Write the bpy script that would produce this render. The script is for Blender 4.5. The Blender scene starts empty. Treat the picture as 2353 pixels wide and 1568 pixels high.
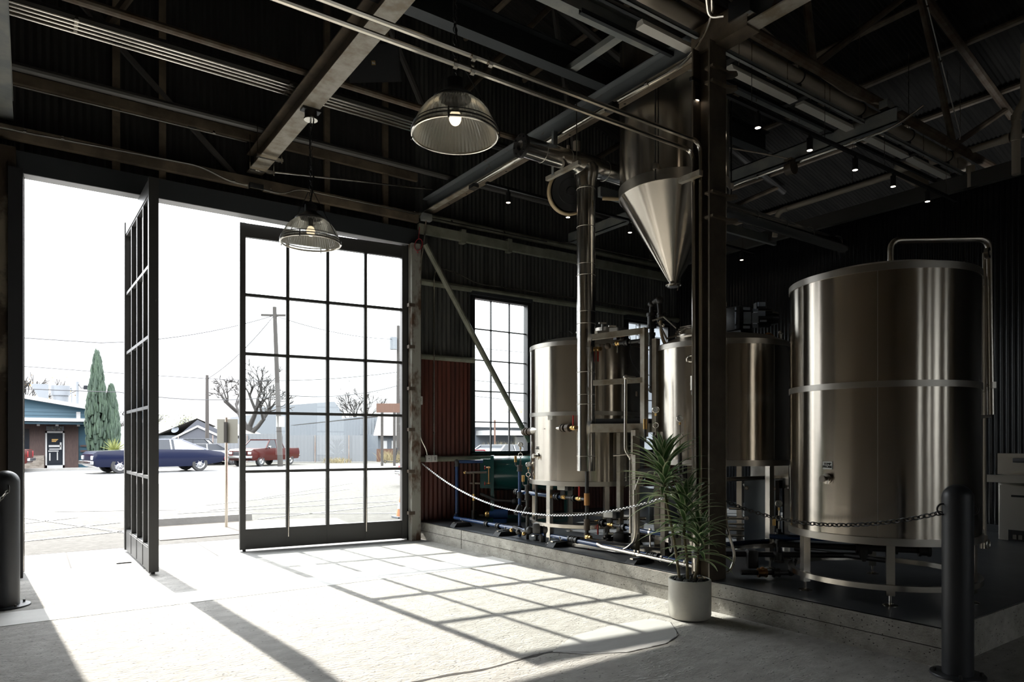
import bpy, bmesh, math, random
from math import sin, cos, pi, radians, sqrt, atan2
from mathutils import Vector, Matrix, Quaternion
random.seed(7)
SC = bpy.context.scene
COL = SC.collection

# ------------------------------------------------------------------ camera
cam_d = bpy.data.cameras.new('camera'); cam = bpy.data.objects.new('camera', cam_d); COL.objects.link(cam)
cam.location = (0, 0, 1.5); cam.rotation_euler = (pi/2, 0, radians(-35.2))
cam_d.sensor_width = 36; cam_d.lens = 24.0; cam_d.shift_y = 231/2353; cam_d.clip_start = .05; cam_d.clip_end = 600
SC.camera = cam
# ------------------------------------------------------------------ world, sun, exposure
SKY = 11.0; SKYLOW = 1.5; SUN = 11.5
w = bpy.data.worlds.new('world'); SC.world = w; w.use_nodes = True
WN = w.node_tree.nodes; WL = w.node_tree.links; bg = WN['Background']; bg.inputs[1].default_value = 1.0
wt = WN.new('ShaderNodeTexCoord'); wx = WN.new('ShaderNodeSeparateXYZ'); wr_ = WN.new('ShaderNodeMapRange'); wr_.interpolation_type = 'SMOOTHSTEP'
WL.new(wt.outputs['Generated'], wx.inputs[0]); WL.new(wx.outputs['Z'], wr_.inputs['Value'])       # hazy winter sky: paler at the horizon, bright higher up
for k_, v_ in (('From Min', .02), ('From Max', .50), ('To Min', SKYLOW), ('To Max', SKY)): wr_.inputs[k_].default_value = v_
wm = WN.new('ShaderNodeVectorMath'); wm.operation = 'SCALE'; wm.inputs[0].default_value = (.94, .965, 1); WL.new(wr_.outputs[0], wm.inputs['Scale']); WL.new(wm.outputs[0], bg.inputs[0])
sun_d = bpy.data.lights.new('sun', 'SUN'); sun_d.energy = SUN; sun_d.angle = radians(.55); sun_d.color = (1, .955, .87)
sun = bpy.data.objects.new('sun', sun_d); COL.objects.link(sun); sun.location = (2, 30, 25)
sun.rotation_euler = Vector((.10, -1.354, -1)).to_track_quat('-Z', 'Y').to_euler()
vs = SC.view_settings; vs.view_transform = 'Standard'; vs.look = 'None'; vs.exposure = 0.22; vs.gamma = 1; vs.use_curve_mapping = False
cy = SC.cycles
cy.use_denoising = True; cy.max_bounces = 8; cy.diffuse_bounces = 4; cy.glossy_bounces = 4; cy.transmission_bounces = 6
cy.transparent_max_bounces = 16; cy.caustics_reflective = False; cy.caustics_refractive = False; cy.sample_clamp_indirect = 6

# ------------------------------------------------------------------ materials
def mat(name, col, rough=.5, metal=0., noise=None, bump=None, spec=None, emit=None, trans=0, aniso=None, col2=None, nscale=4., nlo=.4, nhi=.62, stretch=(1, 1, 1), coat=0):
    m = bpy.data.materials.new(name); m.use_nodes = True
    nt = m.node_tree; N = nt.nodes; L = nt.links; b = N['Principled BSDF']
    b.inputs['Base Color'].default_value = (*col, 1); b.inputs['Roughness'].default_value = rough; b.inputs['Metallic'].default_value = metal
    if spec is not None: b.inputs['Specular IOR Level'].default_value = spec
    if coat: b.inputs['Coat Weight'].default_value = coat
    if trans: b.inputs['Transmission Weight'].default_value = trans
    if emit: b.inputs['Emission Color'].default_value = (*emit[0], 1); b.inputs['Emission Strength'].default_value = emit[1]
    vec = None
    if col2 or bump:
        tc = N.new('ShaderNodeTexCoord'); mp = N.new('ShaderNodeMapping'); mp.inputs['Scale'].default_value = stretch
        L.new(tc.outputs['Object'], mp.inputs['Vector']); vec = mp.outputs['Vector']
    if col2:
        n = N.new('ShaderNodeTexNoise'); n.inputs['Scale'].default_value = nscale; n.inputs['Detail'].default_value = 8; n.inputs['Roughness'].default_value = .62
        L.new(vec, n.inputs['Vector'])
        r = N.new('ShaderNodeValToRGB'); r.color_ramp.elements[0].position = nlo; r.color_ramp.elements[1].position = nhi
        r.color_ramp.elements[0].color = (*col, 1); r.color_ramp.elements[1].color = (*col2, 1)
        L.new(n.outputs['Fac'], r.inputs['Fac']); L.new(r.outputs['Color'], b.inputs['Base Color'])
    if bump:
        n2 = N.new('ShaderNodeTexNoise'); n2.inputs['Scale'].default_value = bump[0]; n2.inputs['Detail'].default_value = 6
        L.new(vec, n2.inputs['Vector']); bp = N.new('ShaderNodeBump'); bp.inputs['Strength'].default_value = bump[1]; bp.inputs['Distance'].default_value = bump[2] if len(bump) > 2 else .02
        L.new(n2.outputs['Fac'], bp.inputs['Height']); L.new(bp.outputs['Normal'], b.inputs['Normal'])
    if aniso:
        t = N.new('ShaderNodeTangent'); t.direction_type = 'RADIAL'; t.axis = 'Z'; L.new(t.outputs[0], b.inputs['Tangent'])
        b.inputs['Anisotropic'].default_value = aniso[0]; b.inputs['Anisotropic Rotation'].default_value = aniso[1]
    return m

M = {}
M['tank'] = mat('brushed_stainless', (.60, .545, .47), .22, 1, aniso=(.92, .25), bump=(1.6, .10, .02), stretch=(1.5, 1.5, .35))
M['steel'] = mat('stainless', (.62, .58, .52), .24, 1)
M['steel_dull'] = mat('stainless_dull', (.52, .49, .44), .38, 1)
M['foil'] = mat('aluminium_jacket', (.72, .70, .66), .17, 1, bump=(9, .06, .02))
M['galv'] = mat('galvanised', (.76, .71, .63), .20, 1)
M['chain'] = mat('chain_steel', (.68, .68, .68), .28, 1)
M['chainblk'] = mat('chain_black', (.035, .034, .032), .5)
M['iron'] = mat('black_iron', (.045, .043, .041), .42, .3)
M['ironrust'] = mat('rusty_iron', (.10, .075, .055), .6, .2)
M['blue'] = mat('blue_pipe_paint', (.022, .055, .15), .27, .0, coat=.3)
M['door'] = mat('door_black', (.046, .045, .043), .42, 0, spec=.5)
M['frame'] = mat('jamb_black', (.022, .023, .026), .5)
M['bollard'] = mat('bollard_paint', (.028, .030, .034), .42, bump=(60, .12, .004))
M['black'] = mat('black_plastic', (.014, .014, .015), .4)
M['rubber'] = mat('black_rubber', (.010, .010, .011), .65)
M['grey_paint'] = mat('grey_painted_steel', (.23, .25, .25), .5, col2=(.34, .34, .31), nscale=3)
M['beam'] = mat('beam_grey_rust', (.19, .205, .215), .48, col2=(.13, .052, .018), nscale=2.6, nlo=.62, nhi=.70, stretch=(1, 1.2, 2))
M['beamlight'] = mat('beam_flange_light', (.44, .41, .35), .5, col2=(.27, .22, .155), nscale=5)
M['brownsteel'] = mat('brown_steel', (.105, .082, .058), .55, col2=(.20, .155, .105), nscale=3, bump=(40, .15, .01))
M['column'] = mat('column_brown', (.085, .066, .046), .6, col2=(.15, .12, .085), nscale=3, bump=(60, .3, .008))
M['darksteel'] = mat('dark_blue_steel', (.035, .040, .045), .5)
M['rustpipe'] = mat('rusty_pipe', (.10, .062, .035), .6, col2=(.16, .13, .095), nscale=5)
M['duskpipe'] = mat('dusky_pipe', (.085, .080, .074), .5)
M['beige'] = mat('beige_pipe', (.52, .45, .36), .5)
M['white'] = mat('white_plastic', (.74, .73, .70), .45)
M['offwhite'] = mat('offwhite_box', (.62, .60, .55), .5)
M['red'] = mat('red_handle', (.42, .028, .022), .4)
M['brass'] = mat('brass', (.62, .40, .15), .28, 1)
M['copper'] = mat('bronze', (.46, .24, .10), .35, 1)
M['orange'] = mat('orange_plastic', (.75, .12, .02), .45)
M['boiler'] = mat('boiler_green', (.012, .075, .070), .22, coat=.4)
M['pumpblue'] = mat('pump_blue', (.02, .06, .17), .4)
M['ink'] = mat('black_print', (.01, .01, .01), .6)
M['label'] = mat('label_white', (.80, .80, .78), .5)
M['dial'] = mat('gauge_dial', (.82, .83, .82), .3)
M['motor'] = mat('motor_black', (.018, .019, .021), .38)
M['gearbox'] = mat('gearbox_alu', (.38, .43, .50), .45, .6)
M['hose_beige'] = mat('beige_hose', (.60, .46, .27), .5)
M['rope_red'] = mat('red_cable', (.35, .02, .03), .5)
M['deckdark'] = mat('deck_grating', (.05, .055, .06), .5, .4)
M['hxsteel'] = mat('hx_plate', (.27, .31, .35), .34, .75)
# concrete and floors
def concrete(name, c1, c2, pit=None, scale=5., bump=.35, rough=.8, streak=(1, 1, 1), bscale=22., bdist=.03, spec=.35):
    m = bpy.data.materials.new(name); m.use_nodes = True; nt = m.node_tree; N = nt.nodes; L = nt.links; b = N['Principled BSDF']
    b.inputs['Roughness'].default_value = rough; b.inputs['Specular IOR Level'].default_value = spec
    tc = N.new('ShaderNodeTexCoord'); mp = N.new('ShaderNodeMapping'); mp.inputs['Scale'].default_value = streak; L.new(tc.outputs['Object'], mp.inputs['Vector']); v = mp.outputs['Vector']
    n1 = N.new('ShaderNodeTexNoise'); n1.inputs['Scale'].default_value = scale; n1.inputs['Detail'].default_value = 10; n1.inputs['Roughness'].default_value = .68; L.new(v, n1.inputs['Vector'])
    r1 = N.new('ShaderNodeValToRGB'); r1.color_ramp.elements[0].color = (*c1, 1); r1.color_ramp.elements[1].color = (*c2, 1); r1.color_ramp.elements[0].position = .33; r1.color_ramp.elements[1].position = .66
    L.new(n1.outputs['Fac'], r1.inputs['Fac']); colout = r1.outputs['Color']
    nb = N.new('ShaderNodeTexNoise'); nb.inputs['Scale'].default_value = bscale; nb.inputs['Detail'].default_value = 9; nb.inputs['Roughness'].default_value = .66; L.new(v, nb.inputs['Vector'])
    hsock = nb.outputs['Fac']
    if pit:
        vo = N.new('ShaderNodeTexVoronoi'); vo.inputs['Scale'].default_value = pit[0]; L.new(v, vo.inputs['Vector'])
        rp = N.new('ShaderNodeValToRGB'); rp.color_ramp.elements[0].position = pit[1]; rp.color_ramp.elements[1].position = pit[1] + .05
        rp.color_ramp.elements[0].color = (0, 0, 0, 1); rp.color_ramp.elements[1].color = (1, 1, 1, 1); L.new(vo.outputs['Distance'], rp.inputs['Fac'])
        n3 = N.new('ShaderNodeTexNoise'); n3.inputs['Scale'].default_value = pit[0]*.35; L.new(v, n3.inputs['Vector'])
        r3 = N.new('ShaderNodeValToRGB'); r3.color_ramp.elements[0].position = .50; r3.color_ramp.elements[1].position = .53; r3.color_ramp.elements[0].color = (1, 1, 1, 1); r3.color_ramp.elements[1].color = (0, 0, 0, 1); L.new(n3.outputs['Fac'], r3.inputs['Fac'])
        mx = N.new('ShaderNodeMath'); mx.operation = 'MAXIMUM'; L.new(rp.outputs['Color'], mx.inputs[0]); L.new(r3.outputs['Color'], mx.inputs[1])
        mul = N.new('ShaderNodeMixRGB'); mul.inputs['Color1'].default_value = (c1[0]*.22, c1[1]*.21, c1[2]*.2, 1); L.new(mx.outputs[0], mul.inputs['Fac']); L.new(colout, mul.inputs['Color2']); colout = mul.outputs['Color']
        ad = N.new('ShaderNodeMath'); ad.operation = 'ADD'; L.new(hsock, ad.inputs[0]); L.new(mx.outputs[0], ad.inputs[1]); hsock = ad.outputs[0]
    L.new(colout, b.inputs['Base Color'])
    bp = N.new('ShaderNodeBump'); bp.inputs['Strength'].default_value = bump; bp.inputs['Distance'].default_value = bdist; L.new(hsock, bp.inputs['Height']); L.new(bp.outputs['Normal'], b.inputs['Normal'])
    return m
M['floor'] = concrete('rough_concrete', (.46, .44, .405), (.66, .64, .595), pit=(26, .13), scale=7, bump=1.0, bscale=30, bdist=.05, streak=(.75, 1.5, 1))
M['smooth'] = concrete('smooth_concrete', (.64, .63, .60), (.74, .73, .70), scale=3, bump=.15, bscale=30, streak=(.5, 1, 1))
M['patch'] = concrete('patched_concrete', (.36, .355, .34), (.44, .435, .42), scale=3, bump=.15, streak=(.4, 1.3, 1))
M['walk'] = concrete('sidewalk_concrete', (0.16, 0.1576, 0.1496), (0.2, 0.1976, 0.188), scale=3, bump=.2)
M['curb'] = concrete('board_formed_concrete', (.27, .255, .22), (.47, .45, .405), pit=(34, .16), scale=5, bump=.5, bscale=40, streak=(1, 1, 1.3))
M['epoxy'] = mat('dark_epoxy', (.058, .063, .070), .36, col2=(.10, .105, .112), nscale=2.2, nlo=.42, nhi=.72, bump=(14, .06, .01))
M['asphalt'] = concrete('asphalt', (.072, .069, .064), (.10, .097, .09), scale=9, bump=.4, bscale=60, rough=.9, spec=.02)
M['road'] = mat('road_surface', (0.096, 0.096, 0.096), .42, bump=(40, .12, .01))
M['paintline'] = mat('white_road_paint', (0.088, 0.088, 0.0869), .6)
M['gravel'] = concrete('gravel', (0.051, 0.0408, 0.03), (0.078, 0.069, 0.057), scale=12, bump=.5, bscale=70)
# corrugated sheets
M['corr_grey'] = mat('corrugated_grey', (.060, .062, .060), .42, .35, col2=(.155, .155, .140), nscale=2.6, nlo=.35, nhi=.72, stretch=(2.2, 1, .25))
M['corr_red'] = mat('corrugated_red', (.055, .013, .009), .5, 0, col2=(.165, .040, .022), nscale=2.2, nlo=.3, nhi=.75, stretch=(3, 1, .3))
M['corr_black'] = mat('corrugated_black', (.013, .0145, .018), .27, .0, spec=.6)
M['roof'] = mat('roof_deck', (.012, .0115, .010), .8, .0, spec=.2, col2=(.022, .0205, .0175), nscale=2, stretch=(.3, 3, 1))
M['gable'] = mat('gable_sheet', (.030, .029, .027), .6, .0)
M['blockwall'] = mat('peeling_painted_block', (.045, .030, .018), .7, col2=(.25, .21, .15), nscale=1.9, nlo=.50, nhi=.60, stretch=(1, 1, .8), bump=(10, .4, .02))
M['peel'] = mat('peeling_column_paint', (.36, .35, .31), .6, col2=(.10, .055, .03), nscale=2.4, nlo=.48, nhi=.60, stretch=(2, 2, 1), bump=(40, .2, .01))
M['girt'] = mat('girt_green_grey', (.20, .205, .155), .55, col2=(.30, .30, .235), nscale=4)
M['plaster'] = mat('warm_plaster', (.42, .335, .23), .8)
M['soffit'] = mat('soffit_painted_bounce', (.46, .46, .47), .5)  # light thrown up from the sunlit ground, put into the colour
def glass(name, tint=(.97, .985, .98), refl=.08, rough=0.0):
    m = bpy.data.materials.new(name); m.use_nodes = True; nt = m.node_tree; N = nt.nodes; L = nt.links; N.clear()
    o = N.new('ShaderNodeOutputMaterial'); t = N.new('ShaderNodeBsdfTransparent'); t.inputs[0].default_value = (*tint, 1)
    g = N.new('ShaderNodeBsdfGlossy'); g.inputs['Roughness'].default_value = rough; mx = N.new('ShaderNodeMixShader')
    lw = N.new('ShaderNodeLayerWeight'); lw.inputs['Blend'].default_value = .12
    ml = N.new('ShaderNodeMath'); ml.operation = 'MULTIPLY_ADD'; ml.inputs[1].default_value = .7; ml.inputs[2].default_value = refl*.4
    L.new(lw.outputs['Fresnel'], ml.inputs[0]); L.new(ml.outputs[0], mx.inputs[0]); L.new(t.outputs[0], mx.inputs[1]); L.new(g.outputs[0], mx.inputs[2]); L.new(mx.outputs[0], o.inputs[0])
    return m
M['pane'] = glass('window_pane')
def lampglass():
    m = bpy.data.materials.new('ribbed_lamp_glass'); m.use_nodes = True; nt = m.node_tree; N = nt.nodes; L = nt.links; b = N['Principled BSDF']
    b.inputs['Base Color'].default_value = (.80, .80, .76, 1); b.inputs['Metallic'].default_value = .55; b.inputs['Roughness'].default_value = .22
    t = N.new('ShaderNodeBsdfTransparent'); t.inputs[0].default_value = (.9, .9, .88, 1); mx = N.new('ShaderNodeMixShader'); mx.inputs[0].default_value = .68
    L.new(t.outputs[0], mx.inputs[1]); L.new(b.outputs[0], mx.inputs[2]); L.new(mx.outputs[0], N['Material Output'].inputs[0]); return m
M['lampglass'] = lampglass()
M['bulb'] = mat('bulb', (.9, .85, .75), .3, emit=((1, .80, .52), 3.0))
M['spotlit'] = mat('spot_lens', (1, .9, .75), .3, emit=((1, .84, .66), 16))
M['tubelit'] = mat('strip_lens', (.8, .77, .70), .35)
# plants and outdoor
M['leaf'] = mat('leaf_green', (.085, .18, .06), .36, col2=(.13, .25, .08), nscale=9)
M['leafedge'] = mat('leaf_edge', (.60, .66, .42), .42)
M['cane'] = mat('cane_trunk', (.19, .15, .075), .7, col2=(.10, .085, .05), nscale=30, stretch=(1, 1, 4))
M['pot'] = mat('pot_ceramic', (.56, .54, .48), .55, col2=(.50, .48, .43), nscale=6, bump=(50, .08, .005))
M['soil'] = mat('moss_soil', (.055, .055, .055), .9, col2=(.16, .16, .155), nscale=40, bump=(60, 1, .03))
M['teal'] = mat('teal_siding', (0.00576, 0.04, 0.064), .55, bump=(1, .0))
M['wood'] = mat('brown_wood', (0.03, 0.015, 0.013), .7, col2=(0.05, 0.0275, 0.0225), nscale=6, stretch=(6, 6, .6))
M['trimwhite'] = mat('white_trim', (0.324, 0.324, 0.324), .5)
M['stone'] = mat('stone_veneer', (0.105, 0.0875, 0.07), .8, col2=(0.168, 0.147, 0.126), nscale=3, nlo=.42, nhi=.58, stretch=(1, 1, 3))
M['darkglass'] = mat('dark_glass', (.01, .013, .018), .15, spec=.25)
M['cypress'] = mat('cypress_green', (0.01064, 0.0247, 0.01444), .8, col2=(0.0228, 0.0437, 0.02356), nscale=5, stretch=(1, 1, .35))
M['bark'] = mat('bare_bark', (0.0272, 0.0232, 0.02), .85)
M['twig'] = mat('pale_twig', (0.0308, 0.028, 0.0259), .85)
M['autumn'] = mat('autumn_leaves', (0.208, 0.12, 0.036), .8)
M['olive'] = mat('olive_leaves', (0.088, 0.096, 0.048), .8)
M['drygrass'] = mat('dry_grass', (0.1596, 0.1292, 0.0646), .8)
M['agave'] = mat('agave', (0.136, 0.152, 0.04), .7)
M['fence'] = mat('white_metal_fence', (0.124, 0.13, 0.138), .5, .1)
M['metalwall'] = mat('pale_metal_wall', (0.121, 0.132, 0.1452), .5, .2)
M['rooftan'] = mat('tan_shingle', (0.138, 0.129, 0.117), .8)
M['housegrey'] = mat('house_grey', (0.0455, 0.049, 0.0595), .7)
M['barnroof'] = mat('barn_roof', (0.165, 0.12, 0.099), .6, col2=(0.186, 0.168, 0.156), nscale=2)
M['barnwall'] = mat('barn_wall', (0.077, 0.0875, 0.1015), .6)
M['brick'] = mat('brown_board', (0.078, 0.039, 0.0255), .8)
M['pole'] = mat('pole_wood', (0.0336, 0.0294, 0.0266), .85)
M['signback'] = mat('sign_back', (0.245, 0.2415, 0.21), .45, .2)
M['navy'] = mat('navy_paint', (0.00484, 0.00704, 0.0209), .16, spec=.2)
M['pale_top'] = mat('pale_roof', (0.161, 0.168, 0.196), .3, coat=.3)  # paler tone over the sedan's roof and rear quarters
M['maroon'] = mat('maroon_paint', (0.042, 0.00784, 0.00672), .2, spec=.2)
M['darkred'] = mat('dark_red_paint', (0.066, 0.0048, 0.0084), .2, spec=.2)
M['silver'] = mat('silver_paint', (0.165, 0.171, 0.18), .28, .4, coat=.4)
M['charcoal'] = mat('charcoal_paint', (0.0105, 0.012, 0.015), .2, spec=.2)
M['palered'] = mat('red_paint', (0.2, 0.02, 0.028), .25, spec=.2)
M['chrome'] = mat('chrome', (.45, .46, .48), .2, 1)
M['tyre'] = mat('tyre', (.016, .016, .017), .8)
M['taillight'] = mat('tail_light', (0.22, 0.008, 0.012), .3)
M['headlight'] = mat('head_light', (0.3, 0.308, 0.32), .15)
M['cone'] = mat('traffic_orange', (0.34, 0.12, 0.04), .6)
M['wire'] = mat('overhead_wire', (0.03, 0.03, 0.0325), .7)
M['crack'] = mat('floor_crack', (.035, .03, .025), .95)

# ------------------------------------------------------------------ mesh builder
class MB:
    def __init__(s): s.v = []; s.f = []; s.mi = []
    def add(s, vs, fs, mi=0):
        o = len(s.v); s.v += [tuple(q) for q in vs]; s.f += [tuple(i + o for i in f) for f in fs]; s.mi += [mi]*len(fs); return s
    def box(s, x0, x1, y0, y1, z0, z1, mi=0):
        v = [(x, y, z) for z in (z0, z1) for y in (y0, y1) for x in (x0, x1)]
        return s.add(v, [(0, 2, 3, 1), (4, 5, 7, 6), (0, 1, 5, 4), (2, 6, 7, 3), (0, 4, 6, 2), (1, 3, 7, 5)], mi)
    def cbox(s, c, sx, sy, sz, rz=0, mi=0, tilt=None):
        R = Matrix.Rotation(rz, 3, 'Z')
        if tilt: R = R @ Matrix.Rotation(tilt[1], 3, tilt[0])
        c = Vector(c); v = [c + R @ Vector((x*sx/2, y*sy/2, z*sz/2)) for z in (-1, 1) for y in (-1, 1) for x in (-1, 1)]
        return s.add(v, [(0, 2, 3, 1), (4, 5, 7, 6), (0, 1, 5, 4), (2, 6, 7, 3), (0, 4, 6, 2), (1, 3, 7, 5)], mi)
    def rbox(s, c, sx, sy, sz, r=.01, rz=0, mi=0, tilt=None):      # box with chamfered edges
        R = Matrix.Rotation(rz, 3, 'Z')
        if tilt: R = R @ Matrix.Rotation(tilt[1], 3, tilt[0])
        bm = bmesh.new(); bmesh.ops.create_cube(bm, size=1)
        for v in bm.verts: v.co = Vector((v.co.x*sx, v.co.y*sy, v.co.z*sz))
        bmesh.ops.bevel(bm, geom=bm.edges[:], offset=r, segments=2, profile=.5, affect='EDGES')
        c = Vector(c); bm.verts.index_update()
        s.add([c + R @ v.co for v in bm.verts], [[v.index for v in f.verts] for f in bm.faces], mi); bm.free(); return s
    def bar(s, p0, p1, w, h, mi=0, up=(0, 0, 1)):
        p0 = Vector(p0); p1 = Vector(p1); d = (p1 - p0).normalized(); u = Vector(up)
        if abs(d.dot(u)) > .98: u = Vector((1, 0, 0))
        x = d.cross(u).normalized(); y = x.cross(d).normalized()
        v = [p + x*(a*w/2) + y*(b*h/2) for p in (p0, p1) for a, b in ((-1, -1), (1, -1), (1, 1), (-1, 1))]
        return s.add(v, [(3, 2, 1, 0), (4, 5, 6, 7), (0, 1, 5, 4), (1, 2, 6, 5), (2, 3, 7, 6), (3, 0, 4, 7)], mi)
    def tube(s, pts, r, n=10, closed=False, mi=0, caps=True):
        P = [Vector(p) for p in pts]; m = len(P); rs = r if isinstance(r, (list, tuple)) else [r]*m
        T = []
        for i in range(m):
            a = P[i] - P[i-1] if (i or closed) else P[1] - P[0]; b = P[(i+1) % m] - P[i] if (i < m-1 or closed) else P[-1] - P[-2]
            t = (a.normalized() + b.normalized()); T.append(t.normalized() if t.length > 1e-6 else a.normalized())
        u = Vector((0, 0, 1)) if abs(T[0].z) < .9 else Vector((1, 0, 0)); x = T[0].cross(u).normalized(); V = []
        for i in range(m):
            if i:
                q = T[i-1].rotation_difference(T[i]); x = (q @ x); x = (x - T[i]*x.dot(T[i])).normalized()
            y = T[i].cross(x)
            V += [P[i] + (x*cos(2*pi*k/n) + y*sin(2*pi*k/n))*rs[i] for k in range(n)]
        F = []
        for i in range(m if closed else m-1):
            j = (i+1) % m
            F += [(i*n+k, i*n+(k+1) % n, j*n+(k+1) % n, j*n+k) for k in range(n)]
        if caps and not closed: F += [tuple(range(n-1, -1, -1)), tuple((m-1)*n+k for k in range(n))]
        return s.add(V, F, mi)
    def cyl(s, p0, p1, r0, r1=None, n=20, mi=0): return s.tube([p0, p1], [r0, r0 if r1 is None else r1], n, mi=mi)
    def lathe(s, prof, c=(0, 0, 0), n=48, mi=0, axis=None, closed=False, rib=0):
        c = Vector(c); V = []; q = Vector((0, 0, 1)).rotation_difference(Vector(axis).normalized()) if axis else None
        for (r, z) in prof:
            for k in range(n):
                rr = r + (rib if k % 2 else -rib) if r > .02 else r
                p = Vector((rr*cos(2*pi*k/n), rr*sin(2*pi*k/n), z)); V.append(c + (q @ p if q else p))
        F = []; m = len(prof)
        for i in range(m if closed else m-1):
            j = (i+1) % m
            F += [(i*n+k, i*n+(k+1) % n, j*n+(k+1) % n, j*n+k) for k in range(n)]
        return s.add(V, F, mi)
    def prism(s, poly, a0, a1, plane='xy', mi=0):       # polygon extruded along the remaining axis
        def mk(p, a): return {'xy': (p[0], p[1], a), 'xz': (p[0], a, p[1]), 'yz': (a, p[0], p[1])}[plane]
        n = len(poly); V = [mk(p, a0) for p in poly] + [mk(p, a1) for p in poly]
        return s.add(V, [tuple(range(n-1, -1, -1)), tuple(range(n, 2*n))] + [(i, (i+1) % n, n+(i+1) % n, n+i) for i in range(n)], mi)
    def sphere(s, c, r, n=16, m=10, sz=1, mi=0):
        return s.lathe([(max(r*sin(pi*i/m), 1e-4), -r*cos(pi*i/m)*sz) for i in range(m+1)], c, n, mi)
    def torus(s, c, R, r, axis=(0, 0, 1), n=24, m=8, mi=0, a0=0, a1=2*pi, sy=1):
        q = Vector((0, 0, 1)).rotation_difference(Vector(axis).normalized()); c = Vector(c); full = abs(a1-a0-2*pi) < 1e-6
        pts = [c + q @ Vector((R*cos(a0+(a1-a0)*k/(n if full else n-1)), sy*R*sin(a0+(a1-a0)*k/(n if full else n-1)), 0)) for k in range(n)]
        return s.tube(pts, r, m, closed=full, mi=mi)
    def build(s, name, mats, parent=None, smooth=True, origin=None, ang=35):
        if not isinstance(mats, (list, tuple)): mats = [mats]
        if parent is not None: o = ORG[parent.name]
        elif origin is not None: o = Vector(origin)
        else:
            xs, ys, zs = zip(*s.v); o = Vector(((min(xs)+max(xs))/2, (min(ys)+max(ys))/2, min(zs)))
        me = bpy.data.meshes.new(name); me.from_pydata([Vector(v) - o for v in s.v], [], s.f)
        for m in mats: me.materials.append(M[m])
        if len(mats) > 1: me.polygons.foreach_set('material_index', s.mi)
        bm = bmesh.new(); bm.from_mesh(me); bmesh.ops.recalc_face_normals(bm, faces=bm.faces[:]); bm.to_mesh(me); bm.free()
        if smooth:
            me.polygons.foreach_set('use_smooth', [True]*len(me.polygons)); me.set_sharp_from_angle(angle=radians(ang))
        ob = bpy.data.objects.new(name, me); COL.objects.link(ob)
        if parent is not None: ob.parent = parent; ORG[ob.name] = o
        else: ob.location = o; ORG[ob.name] = o
        return ob
def build_each(b, name, mats, parent):                  # each separate piece its own part
    par = list(range(len(b.v)))
    def fd(i):
        while par[i] != i: par[i] = par[par[i]]; i = par[i]
        return i
    for f in b.f:
        r = fd(f[0])
        for i in f[1:]: par[fd(i)] = r
    groups = {}
    for i in range(len(b.v)): groups.setdefault(fd(i), []).append(i)
    bbs = [[[min(b.v[i][a] for i in g_) - .001 for a in range(3)], [max(b.v[i][a] for i in g_) + .001 for a in range(3)], {k}] for k, g_ in groups.items()]
    done = False
    while not done:
        done = True
        for i in range(len(bbs)):
            for j in range(i+1, len(bbs)):
                if all(bbs[i][0][a] <= bbs[j][1][a] and bbs[j][0][a] <= bbs[i][1][a] for a in range(3)):
                    A, B = bbs[i], bbs.pop(j); A[0] = [min(A[0][a], B[0][a]) for a in range(3)]; A[1] = [max(A[1][a], B[1][a]) for a in range(3)]; A[2] |= B[2]; done = False; break
            if not done: break
    for bb in bbs:
        m_ = MB(); idx = {}
        for f, mi in zip(b.f, b.mi):
            if fd(f[0]) in bb[2]:
                for i in f:
                    if i not in idx: idx[i] = len(m_.v); m_.v.append(b.v[i])
                m_.f.append(tuple(idx[i] for i in f)); m_.mi.append(mi)
        m_.build(name, mats, parent)
ORG = {}
def tag(o, label, cat, group=None, kind=None):
    o['label'] = label; o['category'] = cat
    if group: o['group'] = group
    if kind: o['kind'] = kind
    return o
def thing(name, label, cat, loc, group=None, rz=0):
    o = bpy.data.objects.new(name, None); COL.objects.link(o); o.location = loc; o.empty_display_size = .1; ORG[o.name] = Vector(loc)
    o.rotation_euler.z = rz
    return tag(o, label, cat, group)
def struct(mb, name, mats, parent=None, smooth=True, **k):
    o = mb.build(name, mats, parent, smooth, **k)
    if parent is None: o['kind'] = 'structure'
    return o
def copy_tree(o, loc, label=None, rz=None, group=None):
    def rec(a, par):
        c = a.copy(); COL.objects.link(c)
        if par is not None: c.parent = par
        for ch in a.children: rec(ch, c)
        return c
    r = rec(o, None); r.location = loc; ORG[r.name] = Vector(loc)
    if rz is not None: r.rotation_euler.z = rz
    if label: r['label'] = label
    if group: r['group'] = group
    return r
def bend(pts, R, n=6):                                  # round the corners of a polyline
    P = [Vector(p) for p in pts]; out = [P[0]]
    for i in range(1, len(P)-1):
        a = (P[i-1]-P[i]); b = (P[i+1]-P[i]); r = min(R, a.length*.49, b.length*.49)
        p0 = P[i]+a.normalized()*r; p1 = P[i]+b.normalized()*r
        for k in range(n+1):
            t = k/n; out.append(p0*(1-t)**2 + P[i]*2*t*(1-t) + p1*t*t)
    return out + [P[-1]]
def text_mesh(body, size, depth=.001):
    c = bpy.data.curves.new('lettering', 'FONT'); c.body = body; c.size = size; c.align_x = 'CENTER'; c.align_y = 'CENTER'; c.extrude = depth; c.resolution_u = 3; c.space_line = .85
    o = bpy.data.objects.new('lettering', c); COL.objects.link(o); bpy.context.view_layer.update()
    me = bpy.data.meshes.new_from_object(o.evaluated_get(bpy.context.evaluated_depsgraph_get())); COL.objects.unlink(o); bpy.data.objects.remove(o)
    V = [v.co.copy() for v in me.vertices]; F = [tuple(p.vertices) for p in me.polygons]; bpy.data.meshes.remove(me); return V, F
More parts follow.
